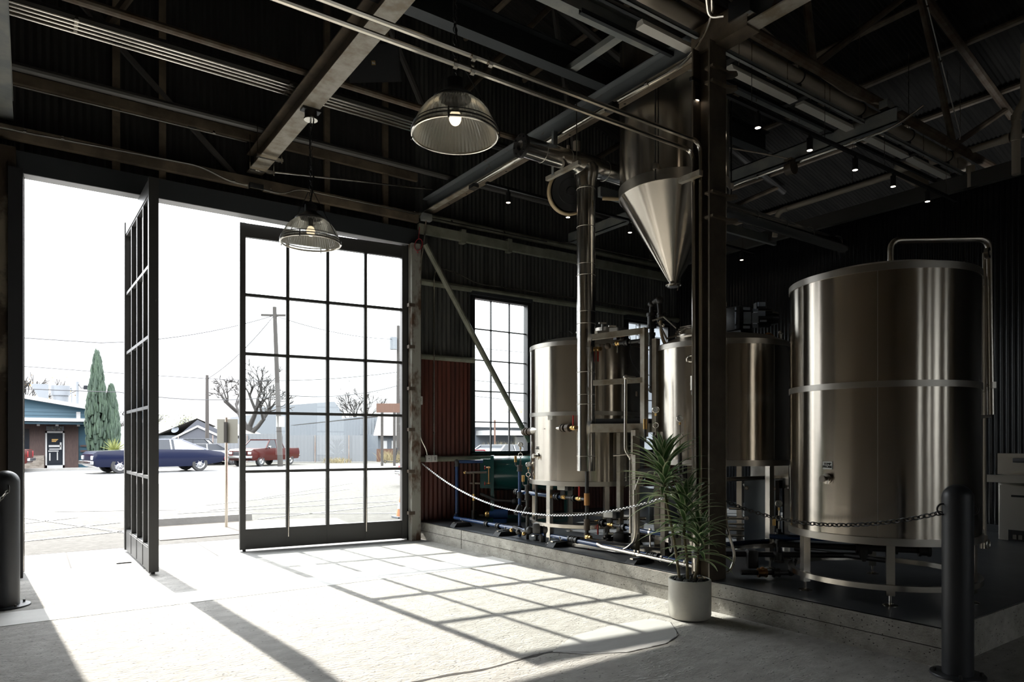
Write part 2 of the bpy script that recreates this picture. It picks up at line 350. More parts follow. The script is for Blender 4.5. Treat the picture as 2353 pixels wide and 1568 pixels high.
def put_text(mb, body, size, c, nrm, bold=0, mi=0):    # lettering facing nrm (horizontal), upright
    V, F = text_mesh(body, size); n = Vector(nrm).normalized(); x = Vector((0, 0, 1)).cross(n).normalized(); z = Vector((0, 0, 1)); c = Vector(c)
    offs = [0] if not bold else [-bold, 0, bold]
    for o in offs: mb.add([c + x*(v.x+o) + z*v.y + n*v.z for v in V], F, mi)
def pipe(name, label, cat, pts, r, m, R=.08, n=10, group=None, parent=None, extra=None):
    b = MB(); b.tube(bend(pts, R) if len(pts) > 2 else pts, r, n)
    if extra: extra(b)
    o = b.build(name, m, parent)
    return tag(o, label, cat, group) if parent is None else o
def clamps(parent, pts, r, m='galv', name='clamp', axis=(1, 0, 0)):
    for p in pts:
        b = MB(); a = Vector(axis).normalized(); p = Vector(p); b.tube([p-a*.012, p+a*.012], r, 10); b.cbox(p+Vector((0, 0, r)), .02, .02, .03); b.build(name, m, parent)

# ================================================================== THE SETTING
def zr(x): return 6.75 + .27*(10.83-x) if x >= 2.4 else 9.026 - .27*(2.4-x)
def corr(b, p0, u, L, vb, vt, nrm, pitch=.068, amp=.009, ns=6, mi=0):
    """sheet starting at p0 along u for L; vb/vt give the lower and upper edge offsets (vectors) at distance s"""
    p0 = Vector(p0); u = Vector(u); nrm = Vector(nrm); n = int(math.ceil(L/pitch*ns)); V = []
    for i in range(n+1):
        sx = L*i/n; q = p0 + u*sx + nrm*(amp*sin(2*pi*sx/pitch)); V += [q + Vector(vb(sx)), q + Vector(vt(sx))]
    b.add(V, [(2*i, 2*i+2, 2*i+3, 2*i+1) for i in range(n)], mi); return b
# floor, pavement, ground outside
b = MB(); b.box(-6, 10.83, -9, 9.05, -.12, 0); struct(b, 'floor', 'floor')
b = MB(); b.box(-6, 4.92, 6.90, 7.42, -.01, .003); b.box(2.66, 2.84, 7.42, 9.05, -.01, .003); struct(b, 'floor_strip', 'smooth')
b = MB(); P = [(3.03, 3.80), (3.20, 3.62), (3.46, 3.495), (3.66, 3.475), (3.85, 3.478), (4.05, 3.55), (4.23, 3.71), (4.33, 3.86), (4.30, 4.02), (3.9, 4.08), (3.4, 4.02)]
b.prism(P, -.01, .003); struct(b, 'floor_patch', 'patch')
b = MB(); up = []; lo = []
for i in range(70):
    t = i/69; x = -2.5 + 5.55*t; y = 3.80 + .02*sin(7*x) + random.uniform(-.008, .008); wd = (.006+.010*t)*random.uniform(.5, 1.5); up.append((x, y+wd)); lo.append((x, y-wd))
for i in range(69): b.add([(*lo[i], .0015), (*lo[i+1], .0015), (*up[i+1], .0015), (*up[i], .0015)], [(0, 1, 2, 3)])
for q in (((3.03, 3.80), (3.46, 3.49)), ((3.46, 3.49), (3.85, 3.475)), ((3.85, 3.475), (4.10, 3.57)), ((4.10, 3.57), (4.33, 3.86))):
    for k in range(8):
        x0, y0 = q[0][0]+(q[1][0]-q[0][0])*k/8, q[0][1]+(q[1][1]-q[0][1])*k/8; x1, y1 = q[0][0]+(q[1][0]-q[0][0])*(k+1)/8, q[0][1]+(q[1][1]-q[0][1])*(k+1)/8
        wd = random.uniform(.002, .006); b.add([(x0, y0-wd, .0035), (x1, y1-wd, .0035), (x1, y1+wd, .0035), (x0, y0+wd, .0035)], [(0, 1, 2, 3)])
struct(b, 'floor_crack', 'crack', smooth=False)
b = MB(); b.box(-30, 4.92, 9.05, 11.02, -.12, .001); struct(b, 'sidewalk', 'walk')
b = MB(); b.box(.385, .40, 9.6, 11.02, 0, .0035); b.box(2.0, 2.012, 9.5, 11.02, 0, .0035); b.box(4.1, 4.112, 9.7, 11.02, 0, .0035); b.box(-30, 4.8, 11.0, 11.02, 0, .0035); struct(b, 'sidewalk_joint', 'crack')
b = MB(); b.box(-60, 90, 11.02, 27.0, -.2, -.004); b.box(4.92, 90, 9.75, 11.02, -.2, -.004); b.box(-60, 90, -60, -9.12, -.2, -.004); b.box(-60, -6.12, -9.12, 9.05, -.2, -.004); b.box(13.55, 90, -9.12, 9.75, -.2, -.004); struct(b, 'ground', 'asphalt')
b = MB(); b.box(-90, 150, 27.0, 42.3, -.2, -.002); struct(b, 'road', 'road')
b = MB(); b.box(-200, 300, 42.3, 260, -.2, .0); struct(b, 'ground_far', 'asphalt')
b = MB(); b.box(-60, 8, 42.3, 42.6, -.05, .12); struct(b, 'kerb', 'walk')
b = MB(); b.prism([(1.6, 11.5), (4.7, 11.6), (4.9, 12.9), (3.4, 13.45), (1.7, 13.4)], -.02, .006); struct(b, 'ground_gravel', 'gravel')
b = MB()
def stripe(x0, y0, x1, y1, wd=.10):
    d = Vector((x1-x0, y1-y0, 0)).normalized(); n = Vector((-d.y, d.x, 0))*wd/2
    b.add([Vector((x0, y0, .004))-n, Vector((x1, y1, .004))-n, Vector((x1, y1, .004))+n, Vector((x0, y0, .004))+n], [(0, 1, 2, 3)])
for q in ((-.6, 17.9, 1.3, 12.8), (-1.2, 14.6, .75, 15.95), (-1.2, 13.3, 1.35, 14.5), (-1, 12.3, 1.4, 13.1), (.4, 17.6, 2.6, 16.5), (2.5, 15.6, 7.5, 15.7), (3.7, 14.75, 6.3, 13.0), (3.4, 17.3, 8.2, 20.5), (3.2, 16, 8.5, 17.8), (3.6, 13.6, 7.4, 15.0), (4.6, 18.2, 9.5, 23.5)): stripe(*q)
struct(b, 'parking_line', 'paintline', smooth=False)
# platform
b = MB(); b.box(4.92, 10.83, 2.03, 9.5, 0, .256); struct(b, 'platform', 'curb')
b = MB(); b.box(4.935, 10.82, 2.045, 9.49, .25, .262); b.box(4.935, 5.0, 2.045, 9.49, .255, .2635); struct(b, 'platform_coating', 'epoxy')
b = MB(); b.box(4.9165, 4.9205, 2.03, 9.5, .128, .133); b.box(4.9165, 4.9205, 8.2, 8.206, 0, .256); struct(b, 'platform_seam', 'crack')
# front wall with the barn door opening and two windows
b = MB(); XR = 10.83
def panel(b, x0, x1, z0, z1, y=9.5): corr(b, (x0, y, 0), (1, 0, 0), x1-x0+.02, lambda s: (0, 0, z0), lambda s: (0, 0, zr(x0+s)+.05 if z1 is None else z1), (0, 1, 0), .08, .010)
panel(b, 4.86, 5.894, 2.81, None); panel(b, 5.894, 7.019, 3.87, None); panel(b, 7.019, 9.378, 1.24, None); panel(b, 9.378, 10.539, 3.83, None); panel(b, 10.539, 10.83, 1.24, None)
panel(b, 9.378, 10.539, 1.24, 1.31)
struct(b, 'wall_front', 'corr_grey')
b = MB(); panel(b, 4.86, 5.894, .2, 2.81); panel(b, 5.894, 7.019, .2, 1.30); panel(b, 7.019, 10.83, .2, 1.24); struct(b, 'wall_front_lower', 'corr_red')
b = MB(); corr(b, (-6, 9.52, 0), (1, 0, 0), 10.98, lambda s: (0, 0, 4.72), lambda s: (0, 0, zr(-6+s)+.05), (0, 1, 0), .08, .010); struct(b, 'wall_front_gable', 'gable')
b = MB(); b.box(-6, -.13, 9.28, 9.62, 0, 4.74); struct(b, 'wall_front_left', 'blockwall')
b = MB(); b.box(-.20, 4.86, 9.375, 9.565, 4.50, 4.74)
struct(b, 'trim_1', 'darksteel')
b = MB(); b.box(-.06, 4.70, 9.378, 9.562, 4.494, 4.501); struct(b, 'trim_2', 'soffit')  # underside of the dark lintel, coloured pale to stand for bounced sunlight
b = MB(); b.box(-.20, -.066, 9.22, 9.62, 0, 4.5); b.box(-.066, -.055, 9.50, 9.62, .02, 4.5); struct(b, 'trim_3', 'frame')
b = MB(); b.tube([(-.065, 9.49, .03), (-.065, 9.49, 4.5)], .006, 6); struct(b, 'trim_4', 'galv')
b = MB(); b.box(4.675, 4.87, 9.40, 9.62, 0, 4.5); struct(b, 'trim_5', 'frame')
# right and far walls
b = MB(); corr(b, (10.83, -9, 0), (0, 1, 0), 18.5, lambda s: (0, 0, 0), lambda s: (0, 0, 5.1), (1, 0, 0), .068, .011, 8); struct(b, 'wall_right', 'corr_black')
b = MB(); b.box(10.79, 10.86, -9, 9.5, 5.08, 5.16); struct(b, 'trim_6', 'darksteel')
b = MB(); b.box(10.76, 10.82, 2.03, 9.48, .26, .36); struct(b, 'baseboard_right', 'darksteel')
b = MB(); b.box(13.4, 13.5, -9, 9.6, 0, zr(13.4)+.1); struct(b, 'wall_right_outer', 'gable')
b = MB(); b.box(10.83, 13.4, 9.5, 9.6, 0, zr(10.83)+.1); b.box(10.83, 13.4, -9.1, -9, 0, zr(10.83)+.1); struct(b, 'wall_front_outer', 'gable')
b = MB(); b.box(-6.1, -6, -9, 9.6, 0, zr(-6)+.1); struct(b, 'wall_left', 'plaster')
b = MB(); WB = [(1.2, 2.0), (3.7, 4.3), (5.3, 6.5), (8.2, 8.8)]; xs = -6
for x0, x1 in WB: b.box(xs, x0, -9.1, -9, 0, 5.0); b.box(x0, x1, -9.1, -9, 0, .9); b.box(x0, x1, -9.1, -9, 3.9, 5.0); xs = x1
b.box(xs, 10.83, -9.1, -9, 0, 5.0); b.prism([(-6, 5.0), (10.83, 5.0), (10.83, zr(10.83)), (2.4, zr(2.4)), (-6, zr(-6))], -9.1, -9, 'xz'); struct(b, 'wall_back', 'plaster')
for i, (x0, x1) in enumerate(WB):
    b = MB(); b.box(x0, x1, -9.06, -9.04, .9, 3.9); o = struct(b, 'window_%d' % (i+3), 'pane')
    b = MB()
    for z in (.93, 1.9, 2.9, 3.87): b.box(x0, x1, -9.08, -9.02, z-.03, z+.03)
    for x in (x0+.03, x1-.03): b.box(x-.03, x+.03, -9.08, -9.02, .9, 3.9)
    b.build('window_frame', 'frame', o)
# roof
b = MB()
for x0, x1 in ((2.4, 13.6), (-6.2, 2.4)):
    corr(b, (x0, -9.2, zr(x0)), (0, 1, 0), 19.0, lambda s: (0, 0, 0), lambda s: (x1-x0, 0, zr(x1)-zr(x0)), (0, 0, 1), .0635, .010, 6)
struct(b, 'ceiling', 'roof')
for x in (-4.6, -3.4, -2.2, -1, .2, 1.4, 2.3, 3.5, 4.6, 5.77, 6.95, 8.1, 9.3, 10.24, 11.4, 12.5):
    b = MB(); b.tube([(x, -9, zr(x)-.07), (x, 9.5, zr(x)-.07)], .045, 8); struct(b, 'ceiling_purlin', 'brownsteel')
# roof trusses
def truss(y, zc, mats=('rustpipe', 'brownsteel')):
    r = struct(MB().tube([(-6, y, zc), (11.9, y, zc)], .055, 10), 'roof_truss', mats[0])
    b = MB(); b.tube([(11.9, y, zr(11.9)-.14), (2.4, y, zr(2.4)-.14), (-6, y, zr(-6)-.14)], .055, 8); b.build('top_chord', mats[0], r)
    for x0, x1 in ((11.7, 9.95), (9.95, 8.95), (8.95, 6.66), (6.66, 6.2), (6.2, 4.2), (4.2, 2.4), (2.4, .6), (.6, -1.2), (-1.2, -3), (-3, -5)):
        k = 0 if x0 in (9.95, 6.66, 4.2, .6, -3) else 1
        a, c = (x0, x1) if k == 0 else (x1, x0)
        b = MB(); b.tube([(a, y, zc), (c, y, zr(c)-.14)], .042, 8); b.build('web_member', mats[k], r)
    return r
truss(4.0, 5.41); truss(7.75, 5.55, ('duskpipe', 'brownsteel')); truss(-.2, 5.41)
# steel beams
def ibeam(b, axis, c, a0, a1, z0, z1, wd, tf=.014, tw=.012, mi=(0, 0, 0)):
    def bx(u0, u1, za, zb, m):
        if axis == 'y': b.box(u0, u1, a0, a1, za, zb, m)
        else: b.box(a0, a1, u0, u1, za, zb, m)
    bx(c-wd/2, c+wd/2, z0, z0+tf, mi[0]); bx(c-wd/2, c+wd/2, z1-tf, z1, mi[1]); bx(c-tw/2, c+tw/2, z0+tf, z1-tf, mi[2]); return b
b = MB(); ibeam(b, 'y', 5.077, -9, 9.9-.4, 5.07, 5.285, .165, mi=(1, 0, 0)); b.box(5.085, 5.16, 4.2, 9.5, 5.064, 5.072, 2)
for y in (4.6, 5.2, 6.1, 6.7, 7.4, 7.9, 8.4, 8.9): b.cyl((5.125, y, 5.060), (5.125, y, 5.066), .014, n=8, mi=3)
b.box(4.99, 5.165, 3.6, 4.2, 5.05, 5.29, 2)
struct(b, 'steel_beam', ['beam', 'beamlight', 'brownsteel', 'crack'])
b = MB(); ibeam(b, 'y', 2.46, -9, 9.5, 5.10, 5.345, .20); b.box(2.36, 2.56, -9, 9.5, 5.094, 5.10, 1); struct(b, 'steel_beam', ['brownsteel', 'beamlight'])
b = MB(); ibeam(b, 'y', -.24, -9, 9.5, 5.10, 5.34, .17); struct(b, 'steel_beam', 'grey_paint')
b = MB(); ibeam(b, 'x', 4.61, -6, 7.9, 5.29, 5.47, .12); struct(b, 'steel_beam', 'grey_paint')
b = MB(); ibeam(b, 'x', 5.42, -6, 7.9, 5.287, 5.55, .14); struct(b, 'steel_beam', 'darksteel')
b = MB(); b.bar((4.55, 4.62, 5.34), (4.55, 5.44, 5.34), .09, .06); struct(b, 'steel_strut', 'grey_paint')
b = MB(); b.box(7.90, 8.02, 3.75, 9.45, 5.07, 5.085); b.box(7.90, 7.912, 3.75, 9.45, 5.07, 5.25); b.box(7.90, 8.02, 3.75, 9.45, 5.235, 5.25); struct(b, 'steel_beam', 'grey_paint')
b = MB(); b.box(6.6, 10.8, 7.18, 7.24, 4.98, 5.12); struct(b, 'steel_beam', 'grey_paint')
b = MB(); b.box(10.55, 10.65, 3.2, 9.4, 5.0, 5.2); struct(b, 'steel_beam', 'duskpipe')
# pipes of the old frame crossing over the beams
for y, z, r, m in ((7.25, 5.46, .04, 'rustpipe'), (8.81, 5.42, .045, 'duskpipe')):
    b = MB(); b.tube([(-6, y, z), (10.8, y, z)], r, 10); struct(b, 'ceiling_pipe', m)
b = MB(); b.box(-6, 4.86, 9.36, 9.44, 4.86, 5.0); b.box(-6, 4.86, 9.40, 9.46, 5.5, 5.62); b.box(-6, 4.86, 9.42, 9.48, 6.3, 6.4)
for x in (-3, -1.2, .8, 1.3, 3.4, 4.3): b.box(x, x+.08, 9.42, 9.48, 4.74, 8)
struct(b, 'wall_front_girt', 'brownsteel')
b = MB(); b.bar((2.2, 9.44, 5.0), (.2, 9.44, 6.9), .05, .06); b.bar((-2.4, 9.44, 5.0), (-.4, 9.44, 6.9), .05, .06); struct(b, 'wall_front_brace', 'duskpipe')
# column in the platform edge with welded lugs
b = MB(); b.box(4.913, 5.139, 3.93, 3.946, 0, 5.07); b.box(4.913, 5.139, 4.114, 4.13, 0, 5.07); b.box(5.02, 5.032, 3.946, 4.114, 0, 5.07)
r = struct(b, 'steel_column', 'column')
for z, q in ((4.82, 0), (4.69, 0), (3.705, 0), (3.49, 0)):
    b = MB(); b.prism([(4.92, 3.90), (5.14, 3.90), (5.20, 3.86), (5.245, 3.88), (5.25, 3.95), (5.20, 4.0), (5.14, 4.0), (4.92, 3.99)], z, z+.022); b.build('lug', 'brownsteel', r)
# girts, head channel and brace on the front wall
for x0, x1, z, r, m in ((4.9, 10.8, 3.975, .05, 'girt'), (4.9, 5.9, 2.82, .045, 'girt'), (4.9, 10.8, 1.225, .045, 'girt'), (4.9, 10.8, 5.0, .05, 'girt')):
    b = MB(); b.tube([(x0, 9.44, z), (x1, 9.44, z)], r, 10); struct(b, 'wall_girt', m)
b = MB(); b.box(4.86, 7.3, 9.34, 9.42, 4.70, 4.84); b.box(5.6, 5.68, 9.32, 9.42, 4.66, 4.88); b.box(6.5, 6.58, 9.32, 9.42, 4.66, 4.88); b.box(7.3, 10.8, 9.36, 9.46, 4.72, 4.86); struct(b, 'wall_head_channel', 'girt')
b = MB(); b.tube([(4.94, 9.31, 4.52), (6.93, 9.31, 1.5)], .045, 10); struct(b, 'wall_brace', 'girt')
b = MB(); b.box(4.70, 4.85, 9.28, 9.40, 0, 4.50)
r = struct(b, 'trim_7', 'peel')
for z in (.42, 1.05, 1.68, 2.3, 2.93, 3.56): MB().cbox((4.70, 9.31, z), .10, .07, .05).build('bracket', 'ironrust', r)
# windows in the front wall
def steelwin(n, x0, x1, z0, z1, nc, nr):
    b = MB(); b.box(x0, x1, 9.50, 9.504, z0, z1); o = struct(b, 'window_%d' % n, 'pane')
    b = MB()
    for x in (x0, x1): b.box(x-.03, x+.03, 9.44, 9.56, z0, z1)
    for z, h in ((z0, .03), (z1, .05)): b.box(x0-.03, x1+.03, 9.44, 9.56, z-.02, z+h)
    b.build('window_frame', 'frame', o); b = MB()
    for i in range(1, nc): x = x0+(x1-x0)*i/nc; b.box(x-.008, x+.008, 9.485, 9.52, z0, z1)
    for i in range(1, nr): z = z0+(z1-z0)*i/nr; b.box(x0, x1, 9.485, 9.52, z-.008, z+.008)
    b.build('muntin_bars', 'frame', o)
    b = MB(); b.box(x0-.05, x1+.05, 9.40, 9.5, z1+.03, z1+.11); b.build('window_head', 'darksteel', o)
steelwin(1, 5.894, 7.019, 1.31, 3.86, 3, 5); steelwin(2, 9.378, 10.539, 1.31, 3.82, 3, 5)
# the two pivoting barn door leaves
def leaf(n, c, d, W, cols=4, rows=5, t=.10):
    c = Vector((*c, 0)); d = Vector((*d, 0)).normalized(); nn = Vector((d.y, -d.x, 0)); H0, H1, G0, G1 = .03, 4.47, .285, 4.305; st = .075
    ang = atan2(d.y, d.x)
    def bx(b, a0, a1, z0, z1, th, mi=0): b.cbox(c + d*((a0+a1)/2) + Vector((0, 0, (z0+z1)/2)), a1-a0, th, z1-z0, ang, mi)
    f = MB()
    for s_ in (-1, 1): bx(f, s_*(W/2-st/2)-st/2, s_*(W/2-st/2)+st/2, H0, H1, t)
    bx(f, -W/2+st, W/2-st, G1, H1, t*.8); o = struct(f, 'door_%d' % n, 'door', origin=c)
    k = MB(); bx(k, -W/2+st, W/2-st, H0, G0, t*.7)
    for i in range(1, cols): a = -W/2+st+(W-2*st)*i/cols; bx(k, a-.012, a+.012, H0+.01, G0, t*.8)
    k.build('kick_panel', 'door', o)
    m = MB(); w0 = -W/2+st; w1 = W/2-st
    for i in range(1, cols): a = w0+(w1-w0)*i/cols; bx(m, a-.022, a+.022, G0, G1, t*.62)
    for i in range(0, rows+1): z = G0+(G1-G0)*i/rows; bx(m, w0, w1, z-.019, z+.019, t*.62)
    m.build('muntin_bars', 'door', o)
    g = MB()
    for i in range(cols):
        for j in range(rows): a = w0+(w1-w0)*(i+.5)/cols; hw = (w1-w0)/cols/2-.02; z = G0+(G1-G0)*(j+.5)/rows; hh = (G1-G0)/rows/2-.017; bx(g, a-hw, a+hw, z-hh, z+hh, .006)
    g.build('glass', 'pane', o)
    for i in (1, 3):
        a = w0+(w1-w0)*i/cols+.008; q = c + d*a + nn*(t*.31+.008); b = MB(); b.tube([q+Vector((0, 0, .17)), q+Vector((0, 0, G1-.1))], .006, 6); b.build('bolt_rod', 'galv', o)
    b = MB(); b.cyl(c - d*(W/2-.06) + Vector((0, 0, .004)), c - d*(W/2-.06) + Vector((0, 0, .05)), .022, n=10); b.build('floor_bolt', 'rubber', o)
    return o
leaf(1, (1.112, 9.62), (-.02, 1), 2.07)
dR = Vector((4.671-2.313, 9.39-9.661, 0)).normalized(); leaf(2, (3.492+.006, 9.5255+.05), (dR.x, dR.y), 2.373)
b = MB(); b.box(.86, 1.02, 9.60, 9.66, .004, .014); b.build('pivot_plate', 'iron', bpy.data.objects['door_1'])

# ================================================================== BREWING EQUIPMENT
def tank(label, cat, c, R, z0, z1, zmid, zfloor, legs, lid=.10, ring=None, seam=None, inset=.0, name='brewing_tank', legr=None):
    X, Y = c; t = thing(name, label, cat, (X, Y, zfloor))
    MB().lathe([(R, z0+.055), (R, z1-.05)], (X, Y, 0), 128).build('shell', 'tank', t)
    def band(nm, za, zb, rr, m='steel_dull'):
        MB().lathe([(R-.01, za), (rr, za), (rr, zb), (R-.01, zb)], (X, Y, 0), 128).build(nm, m, t)
    band('skirt_band', z0, z0+.056, R+.010); band('rim_band', z1-.052, z1, R+.006)
    if zmid: band('middle_band', zmid-.024, zmid+.024, R+.006)
    MB().lathe([(R, z1), (R*.75, z1+lid*.55), (R*.4, z1+lid*.9), (.001, z1+lid)], (X, Y, 0), 96).build('lid', 'steel_dull', t)
    MB().lathe([(R, z0+.002), (R*.7, z0+.002), (.001, z0-.03)], (X, Y, 0), 64).build('bottom_plate', 'steel_dull', t)
    lr = legr or R-.035
    for a in legs:
        a = radians(a); px, py = X+lr*cos(a), Y+lr*sin(a); zt = z0+.01
        l = MB().cbox((px, py, (zt+zfloor+.075)/2), .058, .058, zt-zfloor-.075, a).build('leg', 'steel', t)
        b = MB(); b.cyl((px, py, zfloor+.01), (px, py, zfloor+.08), .010, n=8); b.lathe([(.001, .012), (.03, .012), (.055, .002), (.055, 0)], (px, py, zfloor), 20); b.build('levelling_foot', 'steel', l)
    if ring:
        MB().lathe([(R-.035, ring), (R+.012, ring), (R+.012, ring+.042), (R-.035, ring+.042)], (X, Y, 0), 96, closed=True).build('base_ring', 'steel', t)
    if seam is not None:
        a = radians(seam); b = MB(); b.tube([(X+(R+.0005)*cos(a), Y+(R+.0005)*sin(a), z0+.06), (X+(R+.0005)*cos(a), Y+(R+.0005)*sin(a), z1-.05)], .0016, 5); b.build('weld_seam', 'steel_dull', t)
    return t
LEG = (32, 92, 152, 212, 272, 332)
PZ = .2625
def onT(c, R, deg, z, off=0): a = radians(deg); return Vector((c[0]+(R+off)*cos(a), c[1]+(R+off)*sin(a), z)), Vector((cos(a), sin(a), 0))
def sticker(parent, c, R, deg, z, txt, wd, ht, size, plate=True, bold=.0012):
    p, n = onT(c, R, deg, z, .004); x = Vector((0, 0, 1)).cross(n)
    if plate:
        b = MB(); b.cbox(p, .003, wd, ht, atan2(n.y, n.x)); o = b.build('label_plate', 'label', parent)
    else: o = parent
    b = MB(); put_text(b, txt, size, p + n*.0025, n, bold); b.build('lettering', 'ink', o)
def gauge(name, label, c, face, base=None, siphon=True, group=None, rad=.032):
    """pressure gauge with its dial facing `face`, on a pigtail siphon standing on base"""
    t = thing(name, label, 'gauge', (c[0], c[1], base if base else c[2]-.1), group); f = Vector(face).normalized(); c = Vector(c)
    b = MB(); b.lathe([(.001, -.018), (rad, -.018), (rad, .016), (rad*.86, .020), (rad*.86, .012)], c, 28, axis=f); b.build('case', 'steel', t)
    MB().lathe([(rad*.87, .012), (.001, .012)], c, 28, axis=f).build('dial', 'dial', t)
    up = Vector((0, 0, 1)); b = MB(); b.bar(c+f*.0135, c+f*.0135+(up*.8+f.cross(up)*.5).normalized()*rad*.7, .003, .002, up=f); b.build('needle', 'ink', t)
    zb = base if base else c.z-.1; b = MB(); zc = zb+(c.z-zb)*.42; Rr = .026 if siphon else 0
    if siphon:
        b.torus((c.x, c.y, zc), Rr, .0045, f, 20, 6); b.tube([(c.x, c.y, zc+Rr), (c.x, c.y, c.z-rad)], .006, 8); b.tube([(c.x, c.y, zb), (c.x, c.y, zc-Rr)], .006, 8)
        b.build('siphon', 'steel', t)
        MB().cyl((c.x, c.y, c.z-rad-.028), (c.x, c.y, c.z-rad-.004), .011, n=6).build('nut', 'brass', t)
    else: b.tube([(c.x, c.y, zb), (c.x, c.y, c.z-rad)], .007, 8); b.build('stem', 'brass', t)
    return t
def probe(parent, c, R, deg, z):
    p, n = onT(c, R, deg, z)
    b = MB(); b.lathe([(.001, .0), (.042, .0), (.042, .012), (.001, .016)], p, 24, axis=n); b.cyl(p, p+n*.05, .018, n=14); b.lathe([(.001, .05), (.027, .05), (.027, .066), (.001, .066)], p, 18, axis=n)
    x = Vector((0, 0, 1)).cross(n); b.bar(p+n*.035-x*.005, p+n*.035+x*.045, .012, .02); b.tube([p+n*.035+x*.03, p+n*.04+x*.03-Vector((0, 0, .04))], .005, 6)
    b.build('probe_port', 'steel', parent)

# --- right tank
C1, R1 = (5.88, 2.925), .713
t1 = tank('tall stainless steel tank on legs in front of the black wall, largest of the three', 'tank', C1, R1, .716, 2.845, 1.935, PZ, LEG, ring=.378, seam=205, name='brewing_tank')
sticker(t1, C1, R1, 175.5, 1.31, 'TEMP\nPROBE', .082, .060, .027); probe(t1, C1, R1, 175.0, 1.205)
p, n = onT(C1, R1, 300, 1.70); MB().cyl(p, p+n*.07, .012, n=10).build('side_stub', 'steel_dull', t1)
b = MB(); b.torus((5.98, 2.33, 2.885), .022, .005, (0, 1, 0), 12, 6); b.torus((6.30, 2.50, 2.85), .035, .008, (.6, -1, 0), 14, 6); b.torus((5.55, 3.45, 2.86), .03, .008, (1, 1, 0), 12, 6); b.build('lifting_lug', 'steel_dull', t1)
b = MB(); b.lathe([(.03, 0), (.03, .05), (.05, .05), (.05, .075), (.03, .075), (.03, .095)], (5.80, 2.80, 2.905), 18)
for k in range(6): b.torus((5.80, 2.80, 2.97), .045, .007, (0, 0, 1), 18, 6, a0=k*pi/3, a1=k*pi/3+.7)
b.build('inlet_clamp', 'steel', t1)
pv = bend([(5.80, 2.80, 2.99), (5.80, 2.80, 3.16), (6.42, 2.32, 3.165), (6.435, 2.308, 1.72)], .09)
o = pipe('vent_pipe', 'stainless vent pipe bent over the top and down the right side of the tallest tank', 'pipe', pv, .027, 'steel', R=.001, n=14)
b = MB(); b.cbox((6.43, 2.312, 1.96), .03, .10, .05, radians(-39)); b.tube([(6.43, 2.312, 1.96), (6.385, 2.395, 1.96)], .012, 8); b.build('pipe_clamp', 'steel_dull', o)
b = MB(); b.lathe([(.02, 0), (.045, .0), (.045, .03), (.02, .03)], (6.39, 2.33, 3.04), 14, axis=(0, -1, 0)); b.build('spray_fitting', 'steel', o)
pipe('rinse_pipe', 'thin stainless pipe running down behind the vent pipe of the tallest tank', 'pipe', [(6.405, 2.345, 3.05), (6.405, 2.345, .62)], .016, 'steel', n=10)
b = MB(); b.tube([(6.405, 2.36, .62), (6.405, 2.36, .78)], .022, 10); b.cbox((6.40, 2.355, .70), .05, .06, .06, .4); b.torus((6.40, 2.32, .66), .035, .008, (0, 1, 0), 12, 6); tag(b.build('drain_valve', 'steel_dull'), 'small dull drain valve under the right edge of the tallest tank', 'valve')
# --- middle tank
C2, R2 = (6.02, 4.665), .71
t2 = tank('stainless steel tank half hidden behind the brown column, motor on its lid', 'tank', C2, R2, 1.262, 2.50, None, PZ, (20, 80, 140, 200, 260, 320), lid=.14, ring=.47, seam=262, name='brewing_tank')
sticker(t2, C2, R2, 198, 1.99, 'STEAM\nIN', .085, .062, .027)
b = MB(); p, n = onT(C2, R2, 198, 2.065); b.lathe([(.001, .02), (.05, .02), (.05, .0)], p, 20, axis=n); b.cyl(p-Vector((0, 0, .06)), p+Vector((0, 0, .08)), .05, n=20); b.build('steam_inlet', 'steel_dull', t2)
sticker(t2, C2, R2, 205, 1.405, 'STEAM\nOUT', .085, .062, .027)
b = MB(); b.lathe([(.22, 0), (.24, .03), (.24, .05), (.20, .10), (.001, .12)], (5.62, 4.62, 2.535), 36); b.build('manway', 'steel', t2)
b = MB(); b.tube([(5.50, 4.70, 2.62), (5.36, 4.83, 2.56), (5.30, 4.90, 2.74)], .012, 8); b.tube([(5.40, 4.74, 2.66), (5.30, 4.82, 2.78), (5.22, 4.90, 2.74)], .010, 8); b.sphere((5.34, 4.86, 2.70), .02, 10, 6); b.build('lid_handle', 'steel', t2)
b = MB()
for k in range(4): b.bar((5.36+.012*k, 4.72-.01*k, 2.60+.02*k), (5.50+.012*k, 4.60-.01*k, 2.63+.02*k), .014, .010)
b.torus((5.44, 4.66, 2.60), .05, .010, (.6, .6, .4), 16, 6); b.build('manway_clamp', 'steel', t2)
b = MB(); p, n = onT(C2, R2, 200, 2.2)
b.cyl((5.33, 4.40, 2.70), (5.33, 4.40, 2.80), .032, n=16); b.cyl((5.33, 4.40, 2.55), (5.33, 4.40, 2.70), .052, n=20); b.cyl((5.33, 4.40, 2.18), (5.33, 4.40, 2.55), .022, n=12); b.sphere((5.33, 4.40, 2.46), .035, 12, 8); b.sphere((5.33, 4.40, 2.20), .036, 12, 8); b.cyl((5.33, 4.40, 2.30), (5.24, 4.47, 2.30), .02, n=10); b.torus((5.27, 4.44, 2.31), .03, .01, n.to_tuple(), 14, 6); b.tube([(5.36, 4.38, 2.5), (5.37, 4.36, 2.25)], .007, 6); b.build('relief_valve', 'steel', t2)
